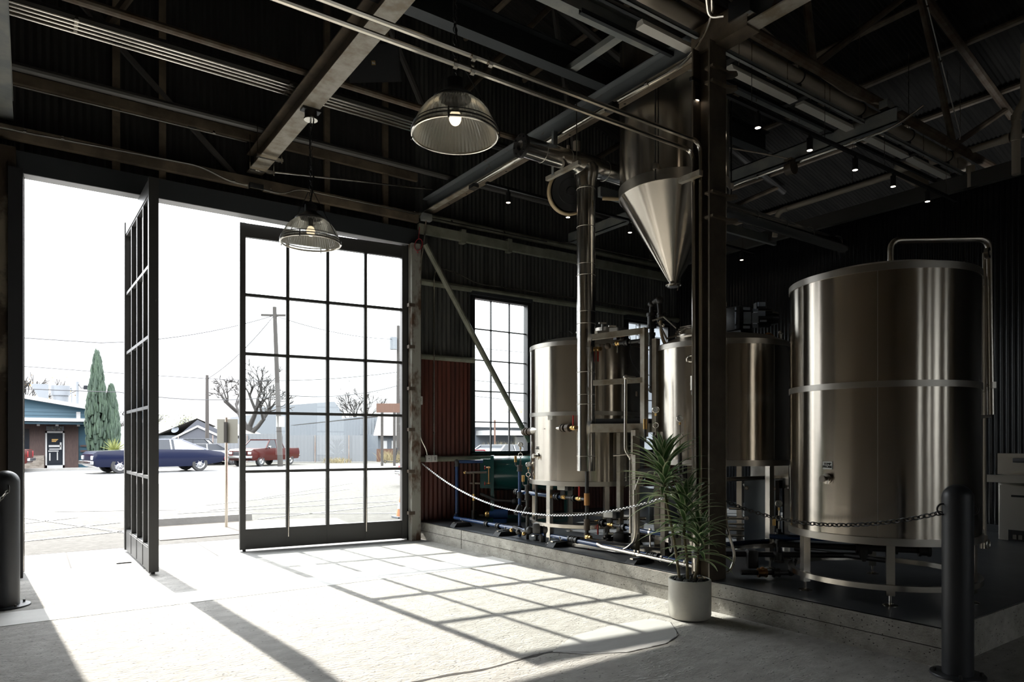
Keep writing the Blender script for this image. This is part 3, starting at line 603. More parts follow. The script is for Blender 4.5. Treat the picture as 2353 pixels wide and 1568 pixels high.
# agitator motor
t = thing('gear_motor', 'black gear motor with pale cover plates on the lid of the middle tank', 'motor', (6.40, 4.72, 2.62))
b = MB(); b.rbox((6.36, 4.70, 2.84), .22, .20, .26, .015, .0); b.cbox((6.38, 4.70, 2.68), .20, .18, .08); b.cyl((6.38, 4.70, 2.60), (6.38, 4.70, 2.66), .09, n=20); b.build('gearbox', 'motor', t)
b = MB(); f = Vector((-.55, -.83, 0)).normalized(); x = Vector((f.y, -f.x, 0))
def fplate(bb, c, w_, h_, th=.012): bb.cbox(c, th, w_, h_, atan2(f.y, f.x))
fc = Vector((6.34, 4.60, 2.84))
for du, dz, w_, h_ in ((-.075, .0, .07, .13), (.02, 0, .085, .13), (.11, .0, .07, .11), (-.03, .10, .16, .03), (-.03, -.10, .16, .03), (.11, .085, .06, .03), (.11, -.085, .06, .04)):
    fplate(b, fc - x*du + Vector((0, 0, dz)) + f*.012, w_, h_)
build_each(b, 'cover_plate', 'gearbox', t)
b = MB(); m0 = Vector((6.52, 4.60, 2.86)); a = Vector((.80, -.55, .0)).normalized(); b.cyl(m0, m0+a*.16, .095, n=24); b.cyl(m0+a*.16, m0+a*.24, .085, .07, n=24)
for k in range(14):
    an = 2*pi*k/14; q = Vector((0, 0, cos(an))) + a.cross(Vector((0, 0, 1)))*sin(an); b.bar(m0+q*.097, m0+a*.16+q*.097, .008, .014, up=q)
b.cbox(m0+Vector((-.0, -.0, .13))+a*.05, .10, .09, .07, atan2(a.y, a.x)); b.build('motor_body', 'motor', t)
b = MB()
for c_, w_, h_ in ((m0+a*.03+Vector((-.06, -.09, .13)), .08, .045), (m0+a*.03+Vector((-.06, -.09, .03)), .08, .055), (m0+a*.05+Vector((-.06, -.09, -.05)), .07, .02)): fplate(b, c_, w_, h_)
build_each(b, 'name_plate', 'gearbox', t)
b = MB(); b.torus((6.47, 4.40, 2.61), .05, .010, (1, .6, 0), 14, 6); tag(b.build('lifting_eye', 'copper'), 'bright curved lifting eye beside the motor on the middle tank', 'eye bolt')
b = MB(); b.tube([(6.50, 4.28, 2.56), (6.50, 4.28, 2.66)], .012, 8); b.sphere((6.50, 4.28, 2.66), .02, 10, 6); b.tube([(6.55, 4.30, 2.56), (6.55, 4.30, 2.65)], .010, 8); b.torus((6.55, 4.3, 2.65), .02, .006, (0, 0, 1), 10, 5); tag(b.build('lid_clamp', 'steel'), 'small pair of clamp knobs on the lid right of the motor', 'clamp')
# --- left tank
C3, R3 = (5.83, 6.60), .725
t3 = tank('stainless steel tank at far left, behind the jacketed vertical pipe and below the window', 'tank', C3, R3, .968, 2.70, 1.833, PZ, (8, 68, 128, 188, 248, 308), lid=.12, ring=.47, seam=232, name='brewing_tank')
sticker(t3, C3, R3, 160, 1.66, 'STEAM', .06, .03, .024, plate=False); sticker(t3, C3, R3, 172, 1.42, 'TEMP\nPROBE', .06, .05, .022, plate=False)
probe(t3, C3, R3, 172, 1.32)
b = MB(); b.tube([(5.15, 6.95, 2.58), (5.17, 6.93, 2.72), (5.22, 6.86, 2.735), (5.24, 6.83, 2.75), (5.29, 6.76, 2.79), (5.32, 6.70, 2.77), (5.36, 6.66, 2.80), (5.40, 6.60, 2.86), (5.45, 6.50, 2.87), (5.46, 6.44, 2.83)], .004, 5); tag(b.build('sensor_wire', 'black'), 'thin black wire looping along the lid of the left tank', 'wire')
b = MB(); b.lathe([(.03, 0), (.03, .07), (.05, .07), (.05, .09), (.001, .10)], (5.50, 6.35, 2.755), 16); b.lathe([(.02, 0), (.02, .06), (.035, .06), (.001, .08)], (5.56, 6.28, 2.755), 14); b.build('lid_port', 'steel', t3)
b = MB(); b.lathe([(.18, 0), (.18, .10), (.16, .10), (.16, .0)], (5.75, 6.10, 2.77), 30)
b.tube([(5.52, 5.98, 2.74), (5.53, 5.98, 2.90)], .012, 8); b.tube([(5.49, 6.0, 2.90), (5.57, 5.96, 2.90)], .012, 8); b.tube([(5.60, 5.90, 2.74), (5.61, 5.90, 2.86)], .012, 8); b.tube([(5.57, 5.92, 2.86), (5.65, 5.88, 2.86)], .012, 8); b.build('lid_manway', 'steel_dull', t3)

# --- conical hopper hung from the roof beside the column
HX, HY_, HR = 5.83, 5.155, .59
t = thing('grist_hopper', 'stainless steel hopper with a long cone point hanging above the tanks', 'hopper', (HX, HY_, 3.2))
MB().lathe([(HR, 4.30), (HR, 5.95), (.001, 6.0)], (HX, HY_, 0), 96).build('cylinder', 'tank', t)
MB().lathe([(HR-.02, 4.20), (HR+.012, 4.20), (HR+.012, 4.31), (HR-.02, 4.31)], (HX, HY_, 0), 96).build('rim_band', 'steel_dull', t)
MB().lathe([(HR+.004, 4.205), (.055, 3.27)], (HX, HY_, 0), 96).build('cone', 'tank', t)
MB().lathe([(.055, 3.28), (.055, 3.24), (.07, 3.235), (.07, 3.215), (.001, 3.215)], (HX, HY_, 0), 24).build('outlet', 'steel', t)
b = MB(); b.torus((HX, HY_, 3.235), .082, .007, n=28, m=6); b.torus((HX, HY_, 3.205), .05, .006, (.6, .8, 0), 20, 6, a0=pi, a1=2*pi); b.build('outlet_clamp', 'steel', t)
for a in (205, 325, 85):
    p, n = onT((HX, HY_), HR, a, 4.33); MB().cbox(p+n*.03, .08, .05, .06, radians(a)).build('hanger_lug', 'steel_dull', t)
    MB().tube([p+n*.05-Vector((0, 0, .14)), p+n*.05+Vector((0, 0, 1.7))], .009, 6).build('hanger_rod', 'iron', t)

# --- jacketed vent duct, tee and drop pipe
t = thing('steam_duct', 'shiny jacketed steam duct with open flange, tee and long vertical drop pipe', 'duct', (5.265, 5.975, 1.15))
DZ = 4.70
MB().cyl((4.34, 5.975, DZ), (5.80, 5.975, DZ), .113, n=40).build('duct_section', 'foil', t)
b = MB(); b.cyl((5.80, 5.975, DZ), (10.82, 5.975, DZ-.02), .105, n=40); b.build('duct_section', 'foil', t)
b = MB()
for x in (4.62, 4.98, 5.55, 6.3, 7.0, 7.7, 8.4, 9.1, 9.8, 10.6): b.torus((x, 5.975, DZ), .1145 if x < 5.8 else .107, .0035, (1, 0, 0), 40, 5)
b.build('duct_seam', 'steel_dull', t)
b = MB(); b.lathe([(.055, -.012), (.125, -.012), (.125, .03), (.055, .03)], (4.33, 5.975, DZ), 36, axis=(1, 0, 0), closed=True); o = b.build('end_flange', 'iron', t)
b = MB(); b.lathe([(.056, 0), (.001, .0)], (4.40, 5.975, DZ), 24, axis=(1, 0, 0))
for k in range(8): an = 2*pi*k/8; b.cyl((4.305, 5.975+.1*cos(an), DZ+.1*sin(an)), (4.33, 5.975+.1*cos(an), DZ+.1*sin(an)), .011, n=6)
build_each(b, 'flange_bolt', 'black', o)
b = MB(); b.lathe([(.109, 4.44), (.117, 4.50), (.140, 4.58), (.150, 4.66), (.115, 4.74)], (5.265, 5.975, 0), 36); b.lathe([(.116, -.20), (.128, -.12), (.128, .12), (.116, .20)], (5.265, 5.975, DZ), 36, axis=(1, 0, 0)); b.build('tee', 'foil', t)
b = MB(); b.lathe([(.107, 1.16), (.107, 4.46)], (5.265, 5.975, 0), 48); b.lathe([(.107, 1.16), (.001, 1.16)], (5.265, 5.975, 0), 40); b.build('drop_pipe', 'foil', t)
b = MB()
for z in (1.33, 1.93, 2.30, 2.86, 3.42, 3.98, 4.42): b.torus((5.265, 5.975, z), .1085, .003, n=44, m=5)
for z in (2.04, 3.55, 3.0): b.torus((5.265, 5.975, z), .1078, .002, n=44, m=5)
b.build('drop_seam', 'steel_dull', t)
# trapeze hanger
t = thing('pipe_hanger', 'galvanised strut trapeze holding the jacketed duct below the grey beam', 'hanger', (4.93, 5.975, 4.56))
b = MB(); b.bar((4.93, 5.70, 4.565), (4.93, 6.28, 4.565), .045, .045); b.build('cross_channel', 'beamlight', t)
b = MB(); b.box(4.90, 4.96, 6.12, 6.16, 4.565, 5.07); b.build('side_channel', 'grey_paint', t)
b = MB(); b.tube([(4.93, 5.75, 4.55), (4.93, 5.75, 5.25)], .006, 6); b.build('rod', 'galv', t)
b = MB(); b.cyl((5.36, 6.25, 4.75), (5.36, 6.25, 5.10), .045, n=16); b.cyl((5.27, 6.30, 4.85), (5.27, 6.3, 5.05), .02, n=10); b.sphere((5.27, 6.3, 4.98), .035, 10, 8)
o = tag(b.build('pipe_stub', 'beige'), 'short beige vertical pipe with valve behind the duct tee', 'pipe'); MB().cbox((5.26, 6.24, 4.86), .02, .02, .12).build('valve_handle', 'red', o)
# hose reel
t = thing('hose_reel', 'black hose reel wound with beige hose hanging behind the vertical jacketed pipe', 'hose reel', (5.40, 6.42, 4.30))
ax = Vector((-.45, -.85, -.22)).normalized(); c = Vector((5.42, 6.45, 4.57))
b = MB()
for k in range(4): b.torus(c+ax*(.028*(k-1.5)), .262, .0165, ax, 48, 8)
b.build('hose', 'hose_beige', t)
b = MB(); b.lathe([(.001, .05), (.225, .05), (.235, .062), (.235, .075), (.001, .07)], c, 40, axis=ax); b.lathe([(.001, -.07), (.235, -.07), (.235, -.05), (.001, -.05)], c, 40, axis=ax); b.cyl(c-ax*.06, c+ax*.05, .21, n=36); b.lathe([(.001, .09), (.05, .09), (.06, .07)], c, 20, axis=ax); b.torus(c+ax*.076, .15, .006, ax, 36, 6); b.build('reel_disc', 'black', t)
b = MB(); b.bar(c-ax*.1+Vector((0, 0, .25)), c-ax*.1+Vector((0, 0, .80)), .05, .02); b.bar(c-ax*.1+Vector((0, -.02, .82)), (c.x+.05, 7.24, 5.415), .05, .03); b.bar(c-ax*.1+Vector((0, 0, -.02)), c-ax*.1+Vector((0, 0, .3)), .05, .012); b.build('mount_bracket', 'iron', t)
b = MB(); b.tube([(5.36, 5.80, 4.29), (5.50, 5.66, 4.27), (5.56, 5.60, 4.28)], .022, 10); tag(b.build('hose_end', 'hose_beige'), 'beige hose end sticking out right of the vertical jacketed pipe', 'hose')

# --- piping on the platform
def fitting(b, p, r=.034, L=.07, axis=(0, 1, 0)):
    a = Vector(axis).normalized(); p = Vector(p); b.cyl(p-a*L/2, p+a*L/2, r, n=14); b.cyl(p-a*L/2, p-a*L*.28, r*1.18, n=14); b.cyl(p+a*L*.28, p+a*L/2, r*1.18, n=14)
t = thing('condensate_pipe', 'long blue pipe running low along the platform edge, rising to the green boiler', 'pipe', (5.15, 6.5, PZ))
b = MB(); b.tube(bend([(5.70, 8.86, 1.19), (5.33, 9.02, 1.19), (5.33, 9.02, .375), (5.16, 8.80, .365), (5.15, 7.0, .365), (5.15, 4.15, .33)], .035), .026, 12); b.tube([(5.15, 4.2, .33), (5.17, 2.9, .33)], .0, 3) if 0 else None; b.build('pipe_run', 'blue', t)
b = MB()
for y in (7.9, 7.62, 6.10, 6.02, 4.86, 4.78): fitting(b, (5.15, y, .36 if y > 5 else .34))
fitting(b, (5.33, 9.02, 1.15), .034, .07, (0, 0, 1)); b.sphere((5.33, 9.02, 1.19), .04, 10, 8); b.sphere((5.33, 9.02, .375), .04, 10, 8); build_each(b, 'coupling', 'iron', t)
def foot(label, y, x=5.17, zp=.365, wd=.13):
    o = thing('pipe_support', label, 'pipe support', (x, y, PZ), 'rubber blocks under the blue pipe')
    b = MB(); b.prism([(x-.20, PZ), (x+.10, PZ), (x+.06, zp-.045), (x-.155, zp-.045)], y-wd/2, y+wd/2, 'xz'); b.build('block', 'rubber', o)
    b = MB(); b.cbox((x-.05, y, zp-.040), .24, .04, .014); b.build('channel', 'galv', o)
    b = MB(); b.torus((x-.02, y, zp), .031, .005, (0, 1, 0), 14, 6, a0=-.3, a1=pi+.3); b.tube([(x-.02, y, zp-.045), (x-.02, y, zp-.025)], .005, 6); b.build('strap', 'galv', o)
foot('rubber pipe block nearest the front wall, under the blue pipe', 8.55); foot('rubber pipe block second from the front wall, under the blue pipe', 7.42)
foot('rubber pipe block in front of the vertical jacketed pipe', 6.28); foot('rubber pipe block under the silver pipe left of the plant', 4.95, 5.14, .35)
t = thing('water_pipe', 'bright silver pipe lying in front of the blue pipe by the plant', 'pipe', (5.05, 4.8, .3))
b = MB(); b.tube(bend([(5.06, 5.55, .38), (5.05, 5.46, .362), (5.05, 4.14, .332)], .03), .021, 12); b.build('pipe_run', 'galv', t)
clamps(t, [(5.05, 4.98, .352), (5.05, 4.93, .352), (5.05, 4.62, .343), (5.05, 4.33, .336)], .025, 'steel', axis=(0, 1, 0))
# upper blue pipe with its valve train
def ballvalve(parent, p, axis=(0, 1, 0), hz=1, col='red', hl=.10):
    a = Vector(axis).normalized(); p = Vector(p); b = MB(); b.cyl(p-a*.04, p+a*.04, .024, n=12); b.sphere(p, .031, 12, 8); b.build('valve_body', 'brass', parent)
    b = MB(); b.tube([p+Vector((0, 0, hz*.025)), p+Vector((0, 0, hz*.045)), p+Vector((0, 0, hz*.045))+a*.0+Vector((0, 0, hz*hl))], .010, 8); b.build('valve_handle', col, parent)
def actuator(parent, p, rz=0, sz=(.13, .10, .06), lid='black'):
    p = Vector(p); b = MB(); b.rbox(p, *sz, .008, rz); b.build('actuator_box', 'offwhite', parent)
    R = Matrix.Rotation(rz, 3, 'Z'); b = MB(); b.rbox(p+R @ Vector((sz[0]*.62, 0, -.005)), sz[0]*.55, sz[1]*.95, sz[2]*1.05, .006, rz); b.cbox(p-Vector((0, 0, sz[2]*.5+.03)), .05, .05, .07, rz); b.build('actuator_base', lid, parent)
t = thing('blue_pipe', 'blue pipe with actuator and red handled valve level under the left tank', 'pipe', (5.27, 6.6, .83))
b = MB(); b.tube([(5.27, 7.36, .83), (5.27, 6.42, .828)], .026, 12); b.build('pipe_run', 'blue', t)
b = MB(); fitting(b, (5.27, 7.36, .83), .033, .05); fitting(b, (5.27, 6.50, .828), .038, .06); b.tube([(5.27, 6.47, .828), (5.27, 6.0, .827)], .019, 10); fitting(b, (5.27, 6.20, .827), .033, .05); build_each(b, 'fitting', 'iron', t)
ballvalve(t, (5.27, 6.10, .827)); ballvalve(t, (5.27, 6.38, .828), hl=.02, col='steel'); actuator(t, (5.27, 6.40, .945), radians(-70), (.11, .10, .065))
t = thing('steam_drop', 'black iron pipe hanging from the bottom of the jacketed pipe to the platform', 'pipe', (5.27, 5.965, PZ))
b = MB(); b.tube([(5.27, 5.965, 1.17), (5.27, 5.965, .33)], .022, 12); b.build('pipe_run', 'iron', t)
MB().cyl((5.27, 5.965, .76), (5.27, 5.965, .90), .034, n=14).build('fitting', 'copper', t)
b = MB(); b.cyl((5.27, 5.965, .28), (5.27, 5.965, .44), .034, n=14); b.cyl((5.27, 5.965, .47), (5.27, 5.965, .60), .036, n=14); build_each(b, 'fitting', 'ironrust', t)
ballvalve(t, (5.24, 5.90, .40), (0, 1, 0), -1)
t = thing('blue_pipe', 'blue pipe with red handled valve and actuator, leading low behind the plant', 'pipe', (5.40, 5.3, .52))
b = MB(); b.tube([(5.40, 5.46, .545), (5.40, 4.30, .50)], .024, 12); b.build('pipe_run', 'blue', t)
b = MB(); b.tube([(5.28, 5.97, .56), (5.40, 5.88, .56), (5.40, 5.46, .545)], .019, 10); fitting(b, (5.40, 5.50, .546), .036, .06); fitting(b, (5.40, 5.84, .558), .036, .06); build_each(b, 'fitting', 'iron', t)
ballvalve(t, (5.40, 5.92, .56), (0, 1, 0), -1); ballvalve(t, (5.40, 5.70, .552), hl=.02, col='steel'); actuator(t, (5.40, 5.72, .67), radians(-70), (.12, .10, .07)); clamps(t, [(5.40, 5.1, .53)], .028, axis=(0, 1, 0))
b = MB(); b.tube([(5.40, 5.1, .51), (5.40, 5.1, PZ)], .008, 6); b.build('stand_rod', 'steel', t)
t = thing('steam_trap', 'black cast steam trap low on the platform right of the vertical iron pipe', 'steam trap', (5.50, 5.75, PZ))
b = MB(); b.rbox((5.52, 5.66, .40), .16, .15, .13, .03, .4); b.cyl((5.55, 5.52, .42), (5.62, 5.45, .42), .075, n=18); b.tube(bend([(5.30, 5.95, .36), (5.42, 5.84, .34), (5.55, 5.70, .42)], .03), .022, 10); b.tube(bend([(5.34, 5.92, .29), (5.55, 5.62, .30), (5.70, 5.50, .33)], .03), .020, 10); b.sphere((5.45, 5.80, .42), .04, 12, 8); b.sphere((5.52, 5.60, .33), .035, 12, 8); b.build('body', 'iron', t)
# steam valve train on the left tank
t = thing('steam_valve_train', 'thick dark pipe fitting with actuator and red valve in front of the left tank', 'valve', (5.16, 6.6, 1.5))
b = MB(); b.cyl((5.16, 7.06, 1.62), (5.16, 6.62, 1.65), .040, n=18); fitting(b, (5.16, 6.98, 1.625), .044, .07); b.cyl((5.16, 6.62, 1.65), (5.16, 6.54, 1.655), .055, n=8); fitting(b, (5.16, 6.26, 1.66), .04, .06); b.cyl((5.16, 6.20, 1.66), (5.16, 6.14, 1.66), .048, n=8); b.tube([(5.16, 6.75, 1.64), (5.16, 6.70, 1.56)], .025, 10); b.build('strainer', 'ironrust', t)
b = MB(); b.cyl((5.16, 6.86, 1.634), (5.16, 6.70, 1.645), .0435, n=18); b.build('strainer_tag', 'steel_dull', t)
b = MB(); b.tube([(5.16, 6.54, 1.655), (5.16, 6.04, 1.66)], .020, 12); b.sphere((5.16, 6.44, 1.655), .034, 12, 8); b.build('nipple', 'steel', t)
ballvalve(t, (5.16, 6.08, 1.66)); actuator(t, (5.16, 6.46, 1.79), radians(-65), (.10, .09, .06)); MB().tube(bend([(5.15, 6.70, 1.60), (5.13, 6.5, 1.50), (5.15, 6.38, 1.60)], .06), .004, 5).build('wire', 'black', t)
pipe('iron_pipe', 'thin black iron pipe standing under the thick valve train of the left tank', 'pipe', [(5.17, 6.80, 1.57), (5.17, 6.80, PZ)], .018, 'iron', extra=lambda b: (fitting(b, (5.17, 6.80, 1.08), .028, .08, (0, 0, 1)), b.cyl((5.17, 6.8, PZ), (5.17, 6.8, PZ+.012), .04, n=12)))
# condensate risers with gauges
def riser(label, glabel, x, y, zt, zg, m, gx, gy):
    o = thing('iron_riser', label, 'pipe', (x, y, PZ)); b = MB(); b.tube([(x, y, PZ), (x, y, zt)], .021, 12); b.build('pipe_run', m, o)
    b = MB()
    for z in (.36, .62, .80, zt-.02): fitting(b, (x, y, z), .031, .08, (0, 0, 1))
    b.cyl((x, y, .66), (x-.08, y-.02, .56), .03, n=12); b.tube(bend([(x, y, zt), (gx, gy, zt+.03), (gx, gy, zt+.08)], .02), .013, 8); build_each(b, 'fitting', 'iron', o)
    b = MB(); b.tube(bend([(x, y, zt), (x-.03, y+.05, zt+.02), (x-.03, y+.05, zt+.10)], .02), .010, 8); b.build('elbow', 'iron', o)
    MB().cyl((x-.03, y+.05, zt+.06), (x-.03, y+.05, zt+.14), .018, n=10).build('relief_cap', 'brass', o)
    gauge('pressure_gauge', glabel, (gx, gy, zg), (-.75, -.66, 0), zt+.06, group='pressure gauges on siphons')
riser('blue and black riser pipe in front of the green boiler, left one of the pair', 'gauge above the left riser pipe, standing before the window', 5.215, 7.22, 1.17, 1.46, 'blue', 5.215, 7.20)
riser('black riser pipe by the left leg of the left tank, right one of the pair', 'gauge on the right riser pipe, against the left edge of the left tank', 5.14, 6.95, .93, 1.21, 'iron', 5.14, 6.93)
t = thing('condensate_pump', 'round black cast pump low on the platform at the foot of the two risers', 'pump', (5.16, 6.85, PZ))
b = MB(); b.cyl((5.14, 6.60, .43), (5.22, 6.52, .43), .085, n=24); b.rbox((5.12, 6.70, .43), .12, .12, .14, .03, .5); b.sphere((5.05, 6.78, .40), .05, 12, 8); b.tube(bend([(5.05, 7.12, .40), (5.05, 6.9, .36), (5.12, 6.70, .40)], .04), .024, 10); b.sphere((5.02, 6.98, .36), .035, 10, 8); b.tube([(5.15, 6.65, .36), (5.15, 6.65, PZ)], .04, 10); b.build('pump_body', 'iron', t)
for q in ((5.0, 7.10, .37), (5.02, 6.86, .35)): MB().sphere(q, .026, 10, 8).build('plug', 'brass', t)
# --- green boiler below the window
t = thing('steam_boiler', 'dark green steam boiler on legs below the window, behind the left tank', 'boiler', (6.2, 8.75, PZ))
b = MB(); fr = Vector((5.86, 8.80, 0)); dx = Vector((.82, -.57, 0)).normalized(); dy = Vector((.57, .82, 0)).normalized()
def bl(u, v, z): q = fr + dx*u + dy*v; return (q.x, q.y, z)
b = MB(); b.tube([bl(0, .18, 1.0), bl(1.25, .18, 1.0)], .27, 40); b.build('drum', 'boiler', t)
b = MB(); b.cbox(bl(-.02, .14, .98), .05, .52, .60, atan2(dx.y, dx.x)); b.cbox(bl(-.12, .16, 1.0), .18, .30, .45, atan2(dx.y, dx.x)); b.build('front_plate', 'boiler', t)
for u, v in ((-.02, -.08), (-.02, .38), (1.15, -.05), (1.15, .38)): MB().cbox(bl(u, v, .52), .05, .05, .52, atan2(dx.y, dx.x)).build('leg', 'boiler', t)
b = MB(); b.cbox(bl(.55, -.10, .29), 1.3, .05, .05, atan2(dx.y, dx.x)); b.cbox(bl(.55, .38, .29), 1.3, .05, .05, atan2(dx.y, dx.x)); b.build('skid', 'boiler', t)
b = MB(); f0 = Vector(bl(-.05, -.18, 0))
for z in (.86, 1.10): b.tube([f0+Vector((0, 0, z)), f0+dx*-.06+Vector((0, 0, z))], .012, 8); b.sphere(f0+dx*-.02+Vector((0, 0, z)), .018, 8, 6)
b.tube([f0+dx*-.02+Vector((0, 0, .86)), f0+dx*-.02+Vector((0, 0, 1.10))], .009, 8); b.build('sight_glass', 'copper', t)
b = MB()
for z in (.86, 1.10): b.lathe([(.001, 0), (.028, 0), (.028, .012), (.001, .012)], f0-dx*.075+Vector((0, 0, z)), 14, axis=-dx)
b.build('valve_wheel', 'red', t)
b = MB(); b.tube(bend([bl(-.45, -.10, 1.02), bl(-.30, -.16, 1.02), bl(-.30, -.16, .40), bl(-.30, .0, .32)], .03), .016, 8); b.tube([bl(-.42, -.12, 1.02), bl(-.10, -.18, 1.03)], .016, 8); b.tube([bl(-.36, -.12, .86), bl(-.20, -.18, .86)], .013, 8); b.build('trim_pipe', 'ironrust', t)
b = MB(); b.cyl(bl(-.30, -.16, .60), bl(-.30, -.16, .70), .026, n=12); b.sphere(bl(-.44, -.10, 1.02), .026, 10, 8); b.build('relief_valve', 'brass', t)
b = MB(); b.cyl(bl(-.30, -.05, PZ), bl(-.30, -.05, .44), .045, n=14); b.tube(bend([bl(-.22, -.10, .36), bl(.1, -.12, .36), bl(.15, -.1, .40)], .03), .020, 8); b.tube(bend([bl(-.2, -.1, .70), bl(.05, -.2, .60), bl(.5, -.14, .58)], .04), .022, 8); b.sphere(bl(.32, -.16, .58), .05, 12, 8); b.build('feed_pipe', 'iron', t)
t = thing('feed_pump', 'small blue pump on the platform floor below the green boiler', 'pump', (5.98, 8.58, PZ)); b = MB(); b.cyl(bl(.0, -.24, .40), bl(.22, -.24, .40), .075, n=20); b.cyl(bl(-.06, -.24, .40), bl(.0, -.24, .40), .05, n=16); b.cbox(bl(.1, -.24, .30), .2, .1, .06, atan2(dx.y, dx.x)); b.build('motor_body', 'pumpblue', t); MB().sphere(bl(-.09, -.24, .40), .05, 12, 8).build('pump_head', 'brass', t)

# --- steel work platform between the tanks
t = thing('work_platform', 'pale steel operator stand with railings between the left and middle tanks', 'platform', (5.2, 5.1, PZ))
def post(x, y, z0, z1, w_=.06, nm='post', m='beamlight'): MB().box(x-w_/2, x+w_/2, y-w_/2, y+w_/2, z0, z1).build(nm, m, t)
post(5.29, 5.08, 1.55, 2.70); post(5.215, 5.135, PZ, 1.62, .065, 'leg'); post(5.37, 4.87, PZ, 1.60, .06, 'leg'); post(5.37, 4.99, 1.6, 2.58); post(5.62, 5.78, PZ, 1.62, .06, 'leg'); post(6.35, 5.35, PZ, 1.62, .06, 'leg')
b = MB(); b.bar((5.29, 5.08, 2.67), (4.93, 5.50, 2.62), .05, .06); b.build('top_rail', 'beamlight', t)
b = MB(); b.bar((5.29, 5.08, 2.15), (4.95, 5.50, 2.13), .05, .055); b.build('middle_rail', 'beamlight', t)
b = MB(); b.bar((5.31, 5.06, 1.645), (4.96, 5.52, 1.645), .06, .09); b.bar((5.31, 5.06, 1.645), (6.4, 5.25, 1.645), .06, .09); b.bar((4.96, 5.52, 1.645), (5.9, 5.76, 1.645), .06, .09); b.build('deck_frame', 'beamlight', t)
b = MB(); b.prism([(5.29, 5.09), (4.98, 5.50), (5.9, 5.74), (6.35, 5.27)], 1.69, 1.745); b.build('deck', 'deckdark', t)
b = MB(); b.box(5.14, 5.23, 5.10, 5.12, 1.36, 1.56); b.box(5.30, 5.37, 4.90, 4.92, 1.40, 1.56); build_each(b, 'gusset_plate', 'beamlight', t)
t = thing('pull_rod', 'long upright stainless rod with a T handle leaning beside the operator stand', 'rod', (4.98, 5.03, .4))
b = MB(); b.tube(bend([(5.0, 5.06, 2.15), (4.985, 5.05, 1.42), (5.0, 5.03, 1.37), (5.03, 5.02, 1.33), (5.03, 5.02, .56)], .04), .016, 10); b.build('rod', 'steel', t)
b = MB(); b.tube([(4.88, 5.12, 1.355), (5.04, 5.0, 1.375)], .008, 6); b.sphere((5.0, 5.06, 2.16), .026, 10, 8); b.tube([(5.0, 5.06, 2.16), (5.08, 5.0, 2.15)], .018, 8); b.build('handle', 'steel_dull', t)
t = thing('flexible_conduit', 'pair of grey flexible conduits curving down beside the operator stand leg', 'conduit', (5.13, 5.08, PZ))
for dx_ in (0, .03): MB().tube(bend([(5.20+dx_, 5.04, 1.15), (5.135+dx_, 5.06, 1.0), (5.135+dx_, 5.06, .45), (5.14+dx_, 5.30, .315), (5.2+dx_, 5.55, .30)], .12), .012, 8).build('conduit', 'galv', t)
MB().cyl((5.135, 5.06, .86), (5.135, 5.06, 1.0), .024, n=12).build('connector', 'steel', t)
# steam line up, over and down by hose to the middle tank
t = thing('steam_line', 'black iron steam line by the operator stand with a beige hose to the middle tank', 'pipe', (5.45, 5.12, 2.0))
b = MB(); b.tube(bend([(5.56, 4.76, 2.045), (5.48, 5.10, 2.05), (5.46, 5.135, 2.06), (5.46, 5.135, 2.98), (5.455, 5.03, 3.02), (5.455, 5.0, 2.80)], .03), .026, 12); b.tube([(5.46, 5.135, 2.60), (5.37, 5.62, 2.60)], .022, 12); b.build('pipe_run', 'iron', t)
b = MB(); fitting(b, (5.46, 5.135, 2.80), .045, .16, (0, 0, 1)); fitting(b, (5.46, 5.135, 2.60), .036, .14, (0, 0, 1)); b.sphere((5.46, 5.135, 2.98), .042, 12, 8); b.sphere((5.455, 5.02, 3.0), .045, 12, 8); fitting(b, (5.455, 5.0, 2.82), .036, .08, (0, 0, 1)); b.sphere((5.46, 5.13, 2.06), .04, 12, 8); fitting(b, (5.53, 4.90, 2.047), .045, .06, (-.25, 1, 0)); fitting(b, (5.40, 5.45, 2.60), .036, .05, (-.2, 1, 0)); build_each(b, 'fitting', 'iron', t)
b = MB(); b.tube(bend([(5.455, 5.0, 2.80), (5.45, 4.99, 2.62), (5.40, 4.78, 2.32), (5.36, 4.66, 2.17), (5.35, 4.54, 2.15)], .2), .017, 10); b.build('hose', 'hose_beige', t)
b = MB(); fitting(b, (5.355, 4.60, 2.15), .026, .07, (0, 1, 0)); b.build('hose_fitting', 'ironrust', t)
ballvalve(t, (5.365, 5.88, 2.57), (-.1, 1, 0), -1); MB().sphere((5.37, 5.72, 2.585), .038, 12, 8).build('check_valve', 'ironrust', t); ballvalve(t, (5.38, 5.58, 2.60), (-.1, 1, 0), -1, 'steel', .06)
b = MB(); b.rbox((5.36, 5.60, 2.735), .10, .10, .075, .008, radians(-60)); b.build('actuator_box', 'white', t); b = MB(); b.rbox((5.40, 5.50, 2.725), .08, .10, .08, .008, radians(-60)); b.cbox((5.37, 5.58, 2.67), .05, .05, .06); b.build('actuator_base', 'black', t); MB().cbox((5.385, 5.52, 2.682), .06, .10, .014, radians(-60)).build('actuator_stripe', 'orange', t)
b = MB(); b.bar((5.10, 5.62, 2.70), (5.36, 5.65, 2.735), .04, .04); b.build('support_arm', 'beamlight', t)
MB().tube(bend([(5.42, 5.46, 2.75), (5.38, 5.36, 2.60), (5.27, 5.28, 2.40), (5.33, 5.17, 2.20), (5.43, 5.10, 2.06)], .15), .004, 5).build('wire', 'black', t)
b = MB(); b.cbox((5.20, 5.10, 2.0), .035, .012, .05, .4); tag(b.build('hanging_tag', 'ironrust'), 'small tag hanging on the elbow at the bottom of the steam line', 'tag')
gauge('pressure_gauge', 'gauge above the plant in front of the middle tank, left of two', (4.98, 4.63, 1.81), (-.85, -.5, 0), 1.55, group='pressure gauges on siphons')
